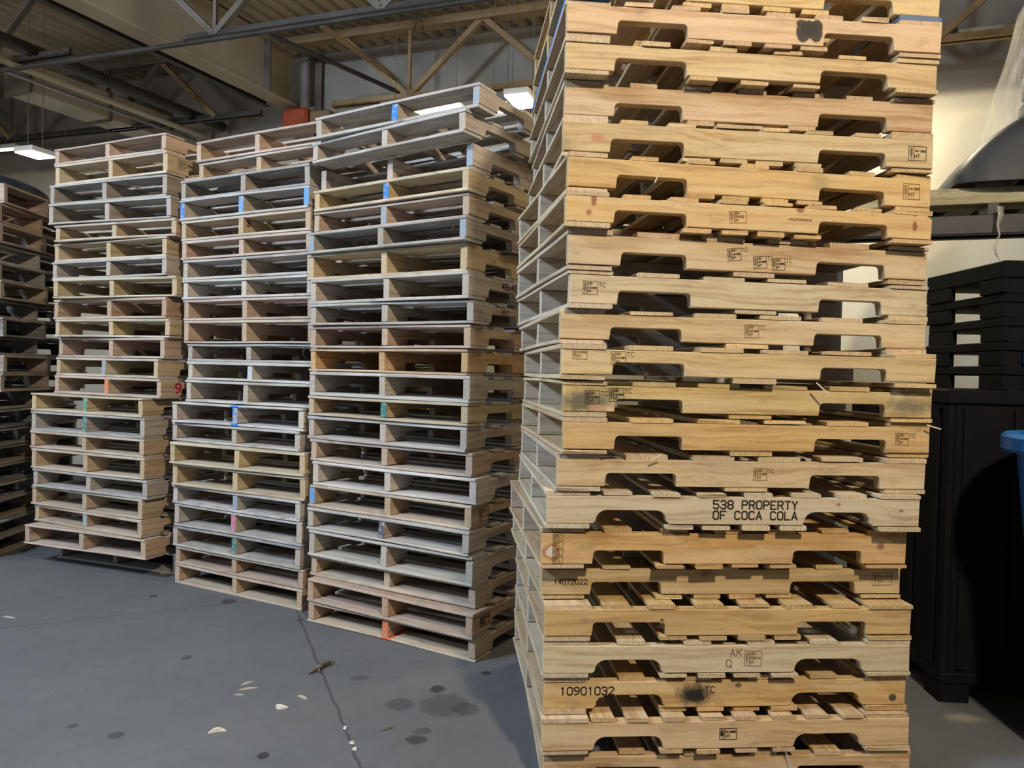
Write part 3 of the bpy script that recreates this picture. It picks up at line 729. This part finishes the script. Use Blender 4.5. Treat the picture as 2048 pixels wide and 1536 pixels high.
for px, py, wx, wy, s in ((875, 1378, 16, 8, .9), (800, 1409, 28, 15, .5), (890, 1410, 52, 26, .45), (930, 1418, 28, 15, .45), (833, 1480, 22, 10, .75), (845, 1462, 20, 8, .5), (527, 1511, 13, 7, .95), (458, 1203, 16, 6, .8),
                          (232, 1470, 16, 7, .6), (145, 1452, 10, 5, .6), (374, 1315, 10, 5, .6), (307, 1192, 8, 3, .8), (972, 1346, 11, 4, .9), (1950, 1448, 0, 0, 0), (600, 1240, 8, 5, .5), (720, 1356, 20, 6, .4)):
    if not wx: continue
    p = floor_pt(px, py); a = (floor_pt(px + wx, py) - p).length; b_ = (floor_pt(px, py + wy) - p).length
    dx = g.math('DIVIDE', g.math('SUBTRACT', sx.outputs[0], p.x), a); dy = g.math('DIVIDE', g.math('SUBTRACT', sx.outputs[1], p.y), b_)
    d2 = g.math('ADD', g.math('SQRT', g.math('ADD', g.math('MULTIPLY', dx, dx), g.math('MULTIPLY', dy, dy))), rag)
    col = g.mix(g.math('MULTIPLY', g.ramp(d2, 1.1, .75), s), col, (.033, .034, .038, 1))
p = floor_pt(1930, 1436); dx = g.math('DIVIDE', g.math('SUBTRACT', sx.outputs[0], p.x), .10); dy = g.math('DIVIDE', g.math('SUBTRACT', sx.outputs[1], p.y), .05)
d2 = g.math('ADD', g.math('SQRT', g.math('ADD', g.math('MULTIPLY', dx, dx), g.math('MULTIPLY', dy, dy))), rag)
col = g.mix(g.math('MULTIPLY', g.ramp(d2, 1.1, .3), .7), col, (.30, .27, .22, 1))
g.set(bs.inputs['Base Color'], col); bs.inputs['Roughness'].default_value = .72; bs.inputs['Specular IOR Level'].default_value = .25
bp = g.node('ShaderNodeBump'); bp.inputs['Strength'].default_value = .3; bp.inputs['Distance'].default_value = .004
g.set(bp.inputs['Height'], g.math('ADD', n2, n3)); g.set(bs.inputs['Normal'], bp.outputs[0])
m = MB(); m.box((-18, -7, -.2), (12, 14, 0)); fo = m.build('floor', fm); fo['kind'] = 'structure'

# walls
wm, nt, bs, out = new_mat('painted_wall'); g = N(nt)
tc = g.node('ShaderNodeTexCoord'); n1 = g.noise(tc.outputs['Object'], .8, 4.0); n2 = g.noise(tc.outputs['Object'], 90.0, 2.0)
col = g.mix(g.ramp(n1, .3, .7), (.70, .65, .52, 1), (.64, .59, .47, 1))
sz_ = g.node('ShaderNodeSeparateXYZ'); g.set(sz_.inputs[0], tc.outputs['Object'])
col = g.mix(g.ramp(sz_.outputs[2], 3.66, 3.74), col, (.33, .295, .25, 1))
g.set(bs.inputs['Base Color'], col); bs.inputs['Roughness'].default_value = .75; bs.inputs['Specular IOR Level'].default_value = .2
bp = g.node('ShaderNodeBump'); bp.inputs['Strength'].default_value = .15; bp.inputs['Distance'].default_value = .002
g.set(bp.inputs['Height'], n2); g.set(bs.inputs['Normal'], bp.outputs[0])
VW = 7.0; ZD = 4.70; THV = .43
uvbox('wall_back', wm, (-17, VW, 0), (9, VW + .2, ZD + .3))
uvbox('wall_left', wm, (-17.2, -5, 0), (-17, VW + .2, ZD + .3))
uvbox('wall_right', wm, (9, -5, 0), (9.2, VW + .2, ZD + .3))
# corrugated roof deck
prof = []; u = -17.0
while u < 9.0:
    prof += [(u, ZD + .055), (u + .028, ZD), (u + .085, ZD), (u + .113, ZD + .055)]; u += .155
n = len(prof); vs = [(a, -5, b_) for a, b_ in prof] + [(a, VW, b_) for a, b_ in prof] + [(a, -5, ZD + .12) for a, b_ in prof] + [(a, VW, ZD + .12) for a, b_ in prof]
fs = []
for i in range(n - 1):
    fs += [(i, n+i, n+i+1, i+1), (2*n+i, 2*n+i+1, 3*n+i+1, 3*n+i), (i, i+1, 2*n+i+1, 2*n+i), (n+i, 3*n+i, 3*n+i+1, n+i+1)]
fs += [(0, 2*n, 3*n, n), (n-1, 2*n-1, 4*n-1, 3*n-1)]
ce = mesh_obj('ceiling', [(a + (q - VW)*.1003, q, z_) for a, q, z_ in vs], fs, DECK_M, None, (0, 0, 0), -TH); ce['kind'] = 'structure'

def uvroot(name, u, v, z, label, cat, group=None):
    p = BU*u + BV*v; o = empty(name, (p.x, p.y, z), -TH)
    tag(o, label, cat, group); return o
# big cream roof beams (I section) running to the back wall
def roof_beam(u, label, v0=-11, v1=0.0, zb=4.09, zt=4.66, w=.20, vend=6.8):
    p = BU*u + BV*vend
    r = empty('roof_beam', (p.x, p.y, 0), -THV); tag(r, label, 'roof beam', 'cream roof beams')
    m = MB(); m.box((-.012, v0, zb + .02), (.012, v1, zt - .02)); m.build('web', BEAM_M, r)
    for z0_, nm in ((zb, 'lower_flange'), (zt - .02, 'upper_flange')):
        m = MB(); m.box((-w/2, v0, z0_), (w/2, v1, z0_ + .02)); m.build(nm, BEAM_M, r)
    m = MB(); m.box((.0125, v1 - .40, zb + .021), (w/2 - .01, v1 - .38, zt - .021)); m.build('stiffener', STEEL_GR, r)
    return r
roof_beam(-4.93, 'deep cream roof beam ending above the back row')
# cream duct
p = BU*-6.85 + BV*6.98
r = empty('air_duct', (p.x, p.y, 0), -THV); tag(r, 'pale boxy air duct under the roof at upper left', 'duct')
m = MB(); m.box((-.18, -1.62, 3.92), (.18, 0, 4.20), .012); m.build('duct_body', CREAM, r)
for y_ in (-1.66, -.80):
    m = MB(); m.box((-.20, y_, 3.90), (.20, y_ + .035, 4.22), .006); m.build('duct_flange', STEEL_GR, r)
# wall columns
for u, lab in ((-4.72, 'grey steel column on back wall under the deep beam'),):
    r = uvroot('wall_column', u, VW - .12, 0, lab, 'column')
    m = MB(); m.box((-.09, .06, 0), (.09, .075, ZD)); m.build('flange', STEEL_GR, r)
    m = MB(); m.box((-.09, -.06, 0), (.09, -.045, 4.08)); m.build('front_flange', STEEL_GR, r)
    m = MB(); m.box((-.008, -.0445, 0), (.008, .0595, ZD)); m.build('web', STEEL_GR, r)
# open web joists across the room
def joist(v, u0, u1, label, zt=4.58, zb=3.92, hp=.75, b0=0.0, b1=0.0, n0=None, mat=STEEL_DK, wmat=STEEL_GR, tan=()):
    r = uvroot('roof_joist', 0, v, 0, label, 'roof joist', 'open web roof joists')
    m = MB(); m.box((u0, -.06, zt), (u1, .06, zt + .075)); m.build('top_chord', wmat, r)
    m = MB()
    for y in (-.055, .008):
        m.box((b0, y, zb), (b1, y + .047, zb + .008)); m.box((b0, y + (0 if y > 0 else .039), zb), (b1, y + (.008 if y > 0 else .047), zb + .06))
    m.build('bottom_chord', mat, r)
    k = 0; x = n0
    while x + hp < b1:
        m = MB()
        if k % 2 == 0: m.bar((x, 0, zb + .03), (x + hp, 0, zt + .03), .05, .05)
        else: m.bar((x, 0, zt + .03), (x + hp, 0, zb + .03), .05, .05)
        m.build('web_bar', TAN_M if k in tan else wmat, r)
        if k % 2 == 0:
            m = MB(); m.bar((x, 0, zb + .03), (x, 0, zt + .03), .03, .03); m.build('web_post', wmat, r)
        x += hp; k += 1
    m = MB(); m.bar((n0, 0, zb + .03), (max(u0, n0 - hp), 0, zt + .03), .05, .05); m.build('web_bar', wmat, r)
    return r
joist(6.50, -4.75, 8.5, 'roof joist nearest the back wall', b0=-4.2, b1=8.0, n0=-3.35, mat=TAN_M, wmat=TAN_M)
joist(4.88, -5.0, 8.5, 'roof joist crossing the top of the view', b0=-4.53, b1=8.0, n0=-4.25)
joist(3.20, -5.2, 8.5, 'roof joist overhead in front of the stacks', b0=-4.7, b1=8.0, n0=-4.4)
joist(6.50, -16.5, -5.1, 'left roof joist near the back wall', b0=-16, b1=-5.05, n0=-16.13, tan=(13, 9))
joist(4.80, -16.5, -5.3, 'left roof joist nearer the viewer', b0=-16, b1=-5.69, n0=-15.72)
def pipe(pts, r_, label, mat=PIPE_M, name='ceiling_pipe', cat='pipe', group='ceiling pipes'):
    m = MB(); m.tube(pts, r_, 10)
    o = m.build(name, mat, None, (0, 0, 0), -TH, True); tag(o, label, cat, group); return o
def vl(u, v): return u + (v - 6.8)*.1003
pipe([(-13.5, 4.74, 3.84), (8.4, 4.74, 3.84)], .020, 'thin dark pipe running below the crossing joist', STEEL_DK)
pipe([(vl(-6.12, -2), -2, 3.90), (-6.12, 6.9, 3.90)], .030, 'pale conduit left of the deep beam', CREAM)
pipe([(vl(-6.26, -2), -2, 3.87), (-6.26, 6.9, 3.87)], .016, 'thinner pale conduit beside the thicker one')
pipe([(vl(-5.88, -2), -2, 3.99), (-5.88, 6.9, 3.99)], .055, 'dark duct pipe along the deep beam', STEEL_DK)
# diagonal braces
def brace(p, q, label, mat, w=.05):
    m = MB(); m.angle_bar(p, q, w, .008)
    o = m.build('diagonal_brace', mat, None, (0, 0, 0), -TH); tag(o, label, 'brace', 'diagonal roof braces')
brace((-3.28, 4.9, 3.90), (-3.49, 6.5, 4.12), 'tan bridging bar between the two nearest roof joists', TAN_M, .05)
brace((-4.20, 5.5, 4.20), (-3.55, 6.95, 4.10), 'dark angle bar leaving the deep beam end', STEEL_DK, .045)
brace((vl(-5.13, -2), -2, 4.08), (-5.13, 6.7, 4.08), 'dark angle bar under the deep beam', STEEL_DK, .06)
# chain hanger at top centre
a = on_v(838, 40, 4.95)
m = MB(); m.tube([(a[0], a[1], 4.62), (a[0], a[1], a[2])], .008, 6); m.tube([(a[0] - .02, a[1], a[2]), (a[0] - .035, a[1], a[2] - .07), (a[0], a[1], a[2] - .10), (a[0] + .035, a[1], a[2] - .07), (a[0] + .02, a[1], a[2])], .007, 6)
o = m.build('chain_hook', STEEL_DK, None, (0, 0, 0), -TH); tag(o, 'dark chain hook hanging from the roof near top centre', 'hook')
# conduit on the right part of the wall
a = on_v(1940, 60, 6.94)
o = pipe([(a[0] - 3.2, 6.94, a[2]), (8.5, 6.94, a[2])], .018, 'thin pale conduit on the cream wall behind the rack', CREAM, 'wall_conduit', 'conduit', None)
c_ = on_v(1906, 66, 6.92); m = MB(); m.box((c_[0] - .022, 6.90, a[2] - .05), (c_[0] + .022, 6.925, a[2] + .05)); m.build('clip', STEEL_DK, o)

# orange equipment on the back wall
p = on_v(598, 247, 6.85)
r = uvroot('wall_beacon', p[0], 6.85, p[2] - .10, 'dull orange box on the back wall below the beam end', 'beacon')
m = MB(); m.box((-.16, -.1, 0), (.16, .1, .24), .03); m.build('body', ORANGE_M, r)
m = MB(); m.box((.17, -.07, .05), (.42, .1, .20), .02); m.build('bracket', TAN_M, r)

# LED fixtures
def led(px, py, v, L, W, label, ang=0.0, tilt=0.0):
    u, v, z = on_v(px, py, v)
    r = uvroot('led_fixture', u, v, z, label, 'lamp', 'hanging led fixtures')
    r.rotation_euler = (tilt, 0, -TH + ang)
    m = MB(); m.box((-L/2, -W/2, .012), (L/2, W/2, .06), .008); m.build('housing', HOUSE_M, r)
    m = MB(); m.box((-L/2 + .01, -W/2 + .01, 0), (L/2 - .01, W/2 - .01, .0115)); m.build('diffuser', LED, r)
    for s in (-1, 1):
        m = MB(); m.tube([(s*L*.4, 0, .06), (s*L*.4, 0, ZD - z)], .003, 6); m.build('hanger', STEEL_GR, r)
led(70, 311, 5.3, .24, .26, 'bright led panel above the far left stack')
led(8, 301, 6.1, .4, .07, 'narrow led strip at the left edge of the view')
led(172, 306, 6.1, .75, .09, 'led strip seen through the left stack top')
led(850, 221, 6.1, .75, .30, 'bright led panel behind the top of the stack beside the front right one')
led(1044, 204, 5.9, .22, .34, 'bright led panel just left of the front right stack')
led(1000, 223, 5.9, .16, .14, 'small led lamp over the gap between the two right stacks')

# ================================================================ pallet rack on the right
RV = 4.54; RU = 1.0
rack = uvroot('pallet_rack', RU, RV, 0, 'dark steel pallet rack against the cream wall', 'pallet rack')
zb0, zb1 = 2.105, 2.205
for vv in (0, .14):
    m = MB(); m.box((-.62, vv - .025, zb0), (2.3, vv + .025, zb1), .004); m.build('shelf_beam', RACK_M, rack)
for uu in (-.70, 2.30):
    for vv in (0, 1.05):
        m = MB(); m.box((uu, vv - .04, 0), (uu + .08, vv + .04, 3.4), .004); m.build('upright', RACK_M, rack)
    m = MB(); m.bar((uu + .04, .04, .4), (uu + .04, 1.01, 1.4), .03, .03); m.bar((uu + .04, 1.01, 1.5), (uu + .04, .04, 2.6), .03, .03); m.build('lacing', RACK_M, rack)
for uu in (.07, .95, 1.8):
    m = MB(); m.box((uu, -.02, zb1), (uu + .05, .165, zb1 + .058)); m.build('spacer', RACK_M, rack)
zt0 = zb1 + .0585
tm = wood('timber', [(.2, .05, .5, .05, (.20, .22, .10), .5, .9)])
for vv, lab in ((0.02, 'greenish grey timber along the front edge of the rack shelf'), (.12, 'greenish grey timber behind the front one on the rack shelf')):
    vs, fs = board_mesh(2.85, .088, .088)
    pp = BU*(RU + .85) + BV*(RV + vv)
    o = mesh_obj('rack_timber', vs, fs, tm, None, (pp.x, pp.y, zt0), -TH); o.color = (.46, .43, .25, .35)
    tag(o, lab, 'timber', 'timbers on the rack shelf')
zt1 = zt0 + .0885
# wrapped load on the timbers
pp = BU*(RU + .62) + BV*(RV - .02)
lp = pallet('dark wooden pallet under the wrapped black load on the rack', 'pallets on the rack', pp.x, pp.y, -TH, zt1, .122, 'side', (.20, .15, .11), grey=.5)
zl = zt1 + .1225
load = uvroot('wrapped_load', RU + .80, RV + .48, zl, 'black crate stack on a wooden pallet in torn stretch film, on the rack', 'wrapped load')
lr = lp['root']; lr.name = 'pallet_base'
for k_ in ('label', 'category', 'group'): del lr[k_]
d_ = lr.location - load.location; lr.parent = load; lr.rotation_euler = (0, 0, 0)
lr.location = (d_.dot(BU), d_.dot(BV), d_.z)
for k in range(8):
    m = MB(); dx = .012*(k % 2)
    m.box((-.35 - dx, -.46, k*.15), (.60, .44, k*.15 + .125), .012); m.box((-.32, -.43, k*.15 + .125), (.57, .41, k*.15 + .15))
    m.build('crate', BLACKP, load)
def ring(u0, u1, v0, v1, z, n=10, wob_=.012):
    pts = []
    c = [(u0, v0), (u1, v0), (u1, v1), (u0, v1)]
    for i in range(4):
        a, b_ = c[i], c[(i+1) % 4]
        for k in range(n):
            t_ = k/n; x = a[0] + (b_[0]-a[0])*t_; y = a[1] + (b_[1]-a[1])*t_
            bul = math.sin(math.pi*t_)*.03
            nx, ny = ((0, -1), (1, 0), (0, 1), (-1, 0))[i]
            pts.append((x + nx*bul + R(-wob_, wob_), y + ny*bul + R(-wob_, wob_), z + R(-.008, .008)))
    return pts
def loft(name, secs, mat, parent):
    vs = [p_ for s_ in secs for p_ in s_]; n_ = len(secs[0]); fs = []
    for i in range(len(secs) - 1):
        for k in range(n_): fs.append((i*n_+k, i*n_+(k+1) % n_, (i+1)*n_+(k+1) % n_, (i+1)*n_+k))
    o = mesh_obj(name, vs, fs, mat, parent, smooth=True)
    so = o.modifiers.new('thickness', 'SOLIDIFY'); so.thickness = .0015
    sb = o.modifiers.new('smooth', 'SUBSURF'); sb.levels = 1; sb.render_levels = 1
    return o
sk = [ring(a, .66, b_, .50, z_) for a, b_, z_ in ((-.88, -.58, -.118), (-.875, -.57, -.05), (-.80, -.56, .06), (-.71, -.54, .15), (-.62, -.53, .22), (-.48, -.51, .28), (-.41, -.49, .36))]
loft('film_skirt', sk, BLACKF, load)
fl = [ring(a, .66, b_, .50, z_, 10, .016) for a, b_, z_ in ((-.58, -.53, .24), (-.57, -.54, .34), (-.54, -.54, .47), (-.52, -.54, .60), (-.47, -.53, .76), (-.41, -.50, .92), (-.38, -.49, 1.15))]
loft('clear_film', fl, FILM, load)
# film ribbon hanging from the rack
def ribbon(name, pts, w, mat, label, cat, group=None, parent=None):
    vs = []; fs = []
    for i, p_ in enumerate(pts):
        p_ = Vector(p_); a = i*.9; ww = w*(1 + .35*math.sin(i*1.7))
        sd = Vector((math.cos(a*.35), .5*math.sin(a), .1*math.sin(a)))
        vs += [p_ - sd*ww/2, p_ + Vector((0, -ww*.25*math.sin(a*1.3), 0)), p_ + sd*ww/2]
    for i in range(len(pts) - 1):
        fs += [(3*i, 3*i+1, 3*i+4, 3*i+3), (3*i+1, 3*i+2, 3*i+5, 3*i+4)]
    o = mesh_obj(name, [v[:] for v in vs], fs, mat, parent, smooth=True)
    so = o.modifiers.new('thickness', 'SOLIDIFY'); so.thickness = .0008
    if label: tag(o, label, cat, group)
    return o
RIB = film('film_ribbon', (.62, .60, .56), .62)
def at_v(px, py, v):
    u, v, z = on_v(px, py, v); q = BU*u + BV*v; return (q.x, q.y, z)
ribbon('film_strip', [at_v(x, y, 4.47) for x, y in ((2001, 412), (2002, 430), (1996, 450), (1999, 470), (1989, 490), (1992, 508), (2000, 522), (2010, 532), (2014, 536))], .034, RIB,
       'twisted clear film strip hanging from the rack beam', 'plastic film')

# ================================================================ black plastic bin with plastic pallets, blue bin
cyaw = .06
cb = empty('bulk_bin', (1.79, 3.05, 0), -cyaw)   # its front left corner
tag(cb, 'tall black plastic bulk bin beside the front right pallet stack', 'bulk bin')
BW, BD, BH = 1.2, 1.0, 1.29
m = MB()
for x0, x1, y0, y1 in ((0, .03, 0, BD), (BW - .03, BW, 0, BD), (.03, BW - .03, 0, .03), (.03, BW - .03, BD - .03, BD)): m.box((x0, y0, .12), (x1, y1, BH - .06), .004)
m.build('walls', BLACKP, cb)
m = MB()
for k in range(5): m.box((-.008, .06 + k*.2, .14), (.0, .10 + k*.2, BH - .08), 0)
for k in range(6): m.box((.06 + k*.2, -.008, .14), (.10 + k*.2, 0, BH - .08), 0)
m.build('ribs', BLACKP, cb)
m = MB(); m.box((-.012, -.012, BH - .06), (BW + .012, BD + .012, BH), .006); m.build('lid', BLACKP, cb)
m = MB()
m.box((0, 0, .075), (BW, BD, .12), .004)
for x0 in (0, BW/2 - .06, BW - .12):
    for y0 in (0, BD/2 - .06, BD - .12): m.box((x0, y0, 0), (x0 + .12, y0 + .12, .075))
m.build('base', BLACKP, cb)
for k in range(5):
    c = Vector((2.05 + R(-.008, .008), 3.13 + R(-.008, .008), BH + .001 + k*.1025))
    o = empty('plastic_pallet', c, -.02 + R(-.012, .012))
    tag(o, '%s black plastic half pallet on the tall black bin' % ['lowest', 'second lowest', 'middle', 'second highest', 'highest'][k], 'plastic pallet', 'black plastic pallets on the bin')
    m = MB(); m.box((0, 0, .062), (1.15, .60, .102 if k < 4 else .135), .005)
    m.build('deck', BLACKP, o)
    for x0 in (0, .52, 1.05):
        for y0, y1 in ((0, .165), (.39, .60)):
            m = MB(); w_ = .025 if x0 == 0 else .10; m.box((x0, y0, 0), (x0 + w_, y1, .062), .003); m.build('foot', BLACKP, o)
    m = MB(); m.box((.0251, .008, 0), (1.05, .03, .0619)); m.build('front_skirt', BLACKP, o)
    if k == 1:
        m = MB(); m.box((.085, -.012, .01), (.20, -.001, .062), .003); c_ = m.build('corner_cap', BLUEP, o); c_['label'] = 'blue plastic cap'
# blue bin, mostly outside the view
bl = empty('blue_bin', (2.123, 2.56, 0)); tag(bl, 'bright blue plastic bin at the right edge of the view', 'bin')
m = MB(); m.lathe([(.0, .02), (.19, .02), (.20, .0), (.21, .02), (.318, 1.085), (.308, 1.085), (.20, .06), (.0, .06)], 40); m.build('body', BLUEP, bl, smooth=False)
m = MB(); m.lathe([(.319, 1.083), (.360, 1.075), (.366, 1.085), (.366, 1.128), (.356, 1.140), (.310, 1.140), (.310, 1.083), (.319, 1.083)], 40); m.build('rim', BLUEP, bl)

# ================================================================ litter on the floor
CHIP = (.58, .50, .38)
def splinter(px, py, L, w, h, ang, label, col=CHIP, curl=0.0, name='wood_splinter', mat=None):
    p_ = floor_pt(px, py); vs = []; fs = []; n_ = 7
    for i in range(n_):
        t_ = i/(n_ - 1) - .5; k = max(.15, math.cos(t_*2.6))
        x = t_*L; y = curl*(t_*2)**2*L; zc = abs(curl)*.25*L*(1 - (2*t_)**2)*.3
        vs += [(x, y - w/2*k, .0006), (x, y + w/2*k, .0006), (x, y + w/2*k*.7, h*k + .0006 + zc), (x, y - w/2*k*.8, h*k*.9 + .0006 + zc)]
    for i in range(n_ - 1):
        for k in range(4): fs.append((4*i+k, 4*(i+1)+k, 4*(i+1)+(k+1) % 4, 4*i+(k+1) % 4))
    fs += [(3, 2, 1, 0), (4*n_-4, 4*n_-3, 4*n_-2, 4*n_-1)]
    o = mesh_obj(name, vs, fs, mat or wood(), None, (p_.x, p_.y, 0), ang); o.color = (*col, .2)
    tag(o, label, 'debris', 'litter on the floor'); return o
splinter(560, 1417, .055, .020, .012, -.3, 'curled white chip on the floor left of the joint', (.75, .72, .66), .25)
splinter(434, 1462, .060, .018, .010, .4, 'pale crescent chip nearest the viewer, left part of floor', (.75, .72, .66), -.2)
splinter(605, 1395, .055, .016, .006, -.6, 'flat grey-tan chip close to the floor joint', (.42, .40, .35))
splinter(497, 1378, .075, .012, .005, .35, 'thin pale splinter, larger of the pair on the floor', (.50, .47, .40))
splinter(495, 1367, .055, .010, .005, .8, 'thin pale splinter, smaller of the pair on the floor', (.46, .44, .38))
splinter(478, 1390, .040, .010, .004, .1, 'tiny pale sliver below the splinter pair', (.44, .42, .38))
splinter(330, 1147, .060, .014, .006, .5, 'short pale sliver before the left stack in the back row', (.36, .35, .33))
splinter(18, 1235, .09, .012, .005, -.3, 'pale sliver at the left edge of the floor', (.36, .35, .33))
splinter(774, 1459, .055, .008, .006, .6, 'dark thin twig right of the floor joint', (.05, .05, .05))
for (px, py) in ((690, 1457), (704, 1487), (709, 1499)):
    splinter(px, py, .022, .013, .008, R(0, 3), 'white paint crumb lying in the floor joint', (.8, .78, .74))
# dark marker-like stick
a = floor_pt(616, 1350); b_ = floor_pt(667, 1326); dv = (b_ - a)
m = MB(); zc = .0125
st = empty('wood_stick', (a.x, a.y, 0)); tag(st, 'dark weathered stick lying across the floor joint', 'debris')
m.tube([(0, 0, .006), (dv.x*.12, dv.y*.12, zc*.9), (dv.x*.45, dv.y*.45, zc), (dv.x*.85, dv.y*.85, zc), (dv.x*.88, dv.y*.88, .007), (dv.x, dv.y, .006)], [.003, .008, .0095, .009, .004, .002], 8)
o = m.build('shaft', wood(), st); o.color = (.055, .054, .053, .25)
m = MB(); m.tube([(dv.x*.40, dv.y*.40, .008), (dv.x*.40 + .016, dv.y*.40 - .042, .005)], [.005, .003], 7); o = m.build('stub', wood(), st); o.color = (.045, .043, .042, .15)
# film sliver on the lowest front pallets
def on_a(px, py, k):
    """point just before the front of one pallet of the front right stack"""
    fx, fy, yaw, h = A_DATA[k]; n_ = Vector((math.sin(yaw), -math.cos(yaw), 0)); q = Vector((fx, fy, 0)) + n_*.012
    d_ = ray(px, py); t_ = (q - Vector((0, 0, H))).dot(n_) / d_.dot(n_); return tuple(Vector((0, 0, H)) + d_*t_)
ribbon('film_sliver', [on_a(x, y, 20) for x, y in ((1541, 1496), (1555, 1494), (1566, 1496), (1572, 1505), (1576, 1517), (1580, 1530), (1583, 1545))], .016, RIB,
       'clear film sliver caught in the lowest pallets of the front right stack', 'plastic film')
lp0 = Vector(at_v(612, 705, 3.55))
ribbon('film_loop', [tuple(lp0 + Vector((dx_, 0, dz_))) for dx_, dz_ in ((.03, .07), (.01, .05), (-.01, .02), (-.02, -.01), (0, -.03), (.02, -.05))], .010, RIB,
       'small clear film loop between the middle and right back-row stacks', 'plastic film')

# ================================================================ light
def spot(name, loc, col, power, radius, size=171, blend=.03):
    l = bpy.data.lights.new(name, 'SPOT'); l.energy = power; l.color = col; l.shadow_soft_size = radius
    l.spot_size = math.radians(size); l.spot_blend = blend
    o = link(bpy.data.objects.new(name, l)); o.location = loc; return o
spot('high_bay_warm', (1.25, -.95, 4.35), (1.0, .85, .64), 900, .14)
spot('high_bay_rear', (2.35, 5.35, 3.80), (1.0, .88, .64), 120, .16, 172, .04)
pl = bpy.data.lights.new('roof_fill_light', 'POINT'); pl.energy = 55; pl.color = (1.0, .84, .56); pl.shadow_soft_size = .35  # unseen fill light, added to brighten roof deck and joists
link(bpy.data.objects.new('roof_fill_light', pl)).location = (1.2, 4.3, 3.75)
pl2 = bpy.data.lights.new('left_roof_fill', 'POINT'); pl2.energy = 85; pl2.color = (1.0, .93, .82); pl2.shadow_soft_size = .35  # added fill outside the view, lifts the dark left ceiling
link(bpy.data.objects.new('left_roof_fill', pl2)).location = (-5.6, 4.4, 3.5)
al = bpy.data.lights.new('dock_door_daylight', 'AREA'); al.shape = 'RECTANGLE'; al.size = 3.0; al.size_y = 3.2; al.energy = 80; al.color = (.66, .81, 1.0)
ao = link(bpy.data.objects.new('dock_door_daylight', al)); ao.location = (-7.2, 1.2, 2.3); ao.rotation_euler = (math.pi/2, 0, -math.pi/2 + .10)
al2 = bpy.data.lights.new('roof_skylight', 'AREA'); al2.shape = 'RECTANGLE'; al2.size = 1.1; al2.size_y = .9; al2.energy = 440; al2.color = (.66, .81, 1.0)
ao2 = link(bpy.data.objects.new('roof_skylight', al2)); ao2.location = (-4.3, .5, 4.45)
ao2.rotation_euler = (Vector((-.6, 3.3, 1.0)) - Vector((-4.3, .5, 4.45))).to_track_quat('-Z', 'Y').to_euler()
w = bpy.data.worlds.new('world'); SC.world = w; w.use_nodes = True
bg = w.node_tree.nodes['Background']; bg.inputs[0].default_value = (.86, .90, 1.0, 1); bg.inputs[1].default_value = .09
SC.view_settings.view_transform = 'Standard'; SC.view_settings.look = 'None'; SC.view_settings.gamma = 1.0
SC.view_settings.exposure = 0.0; SC.view_settings.use_curve_mapping = False
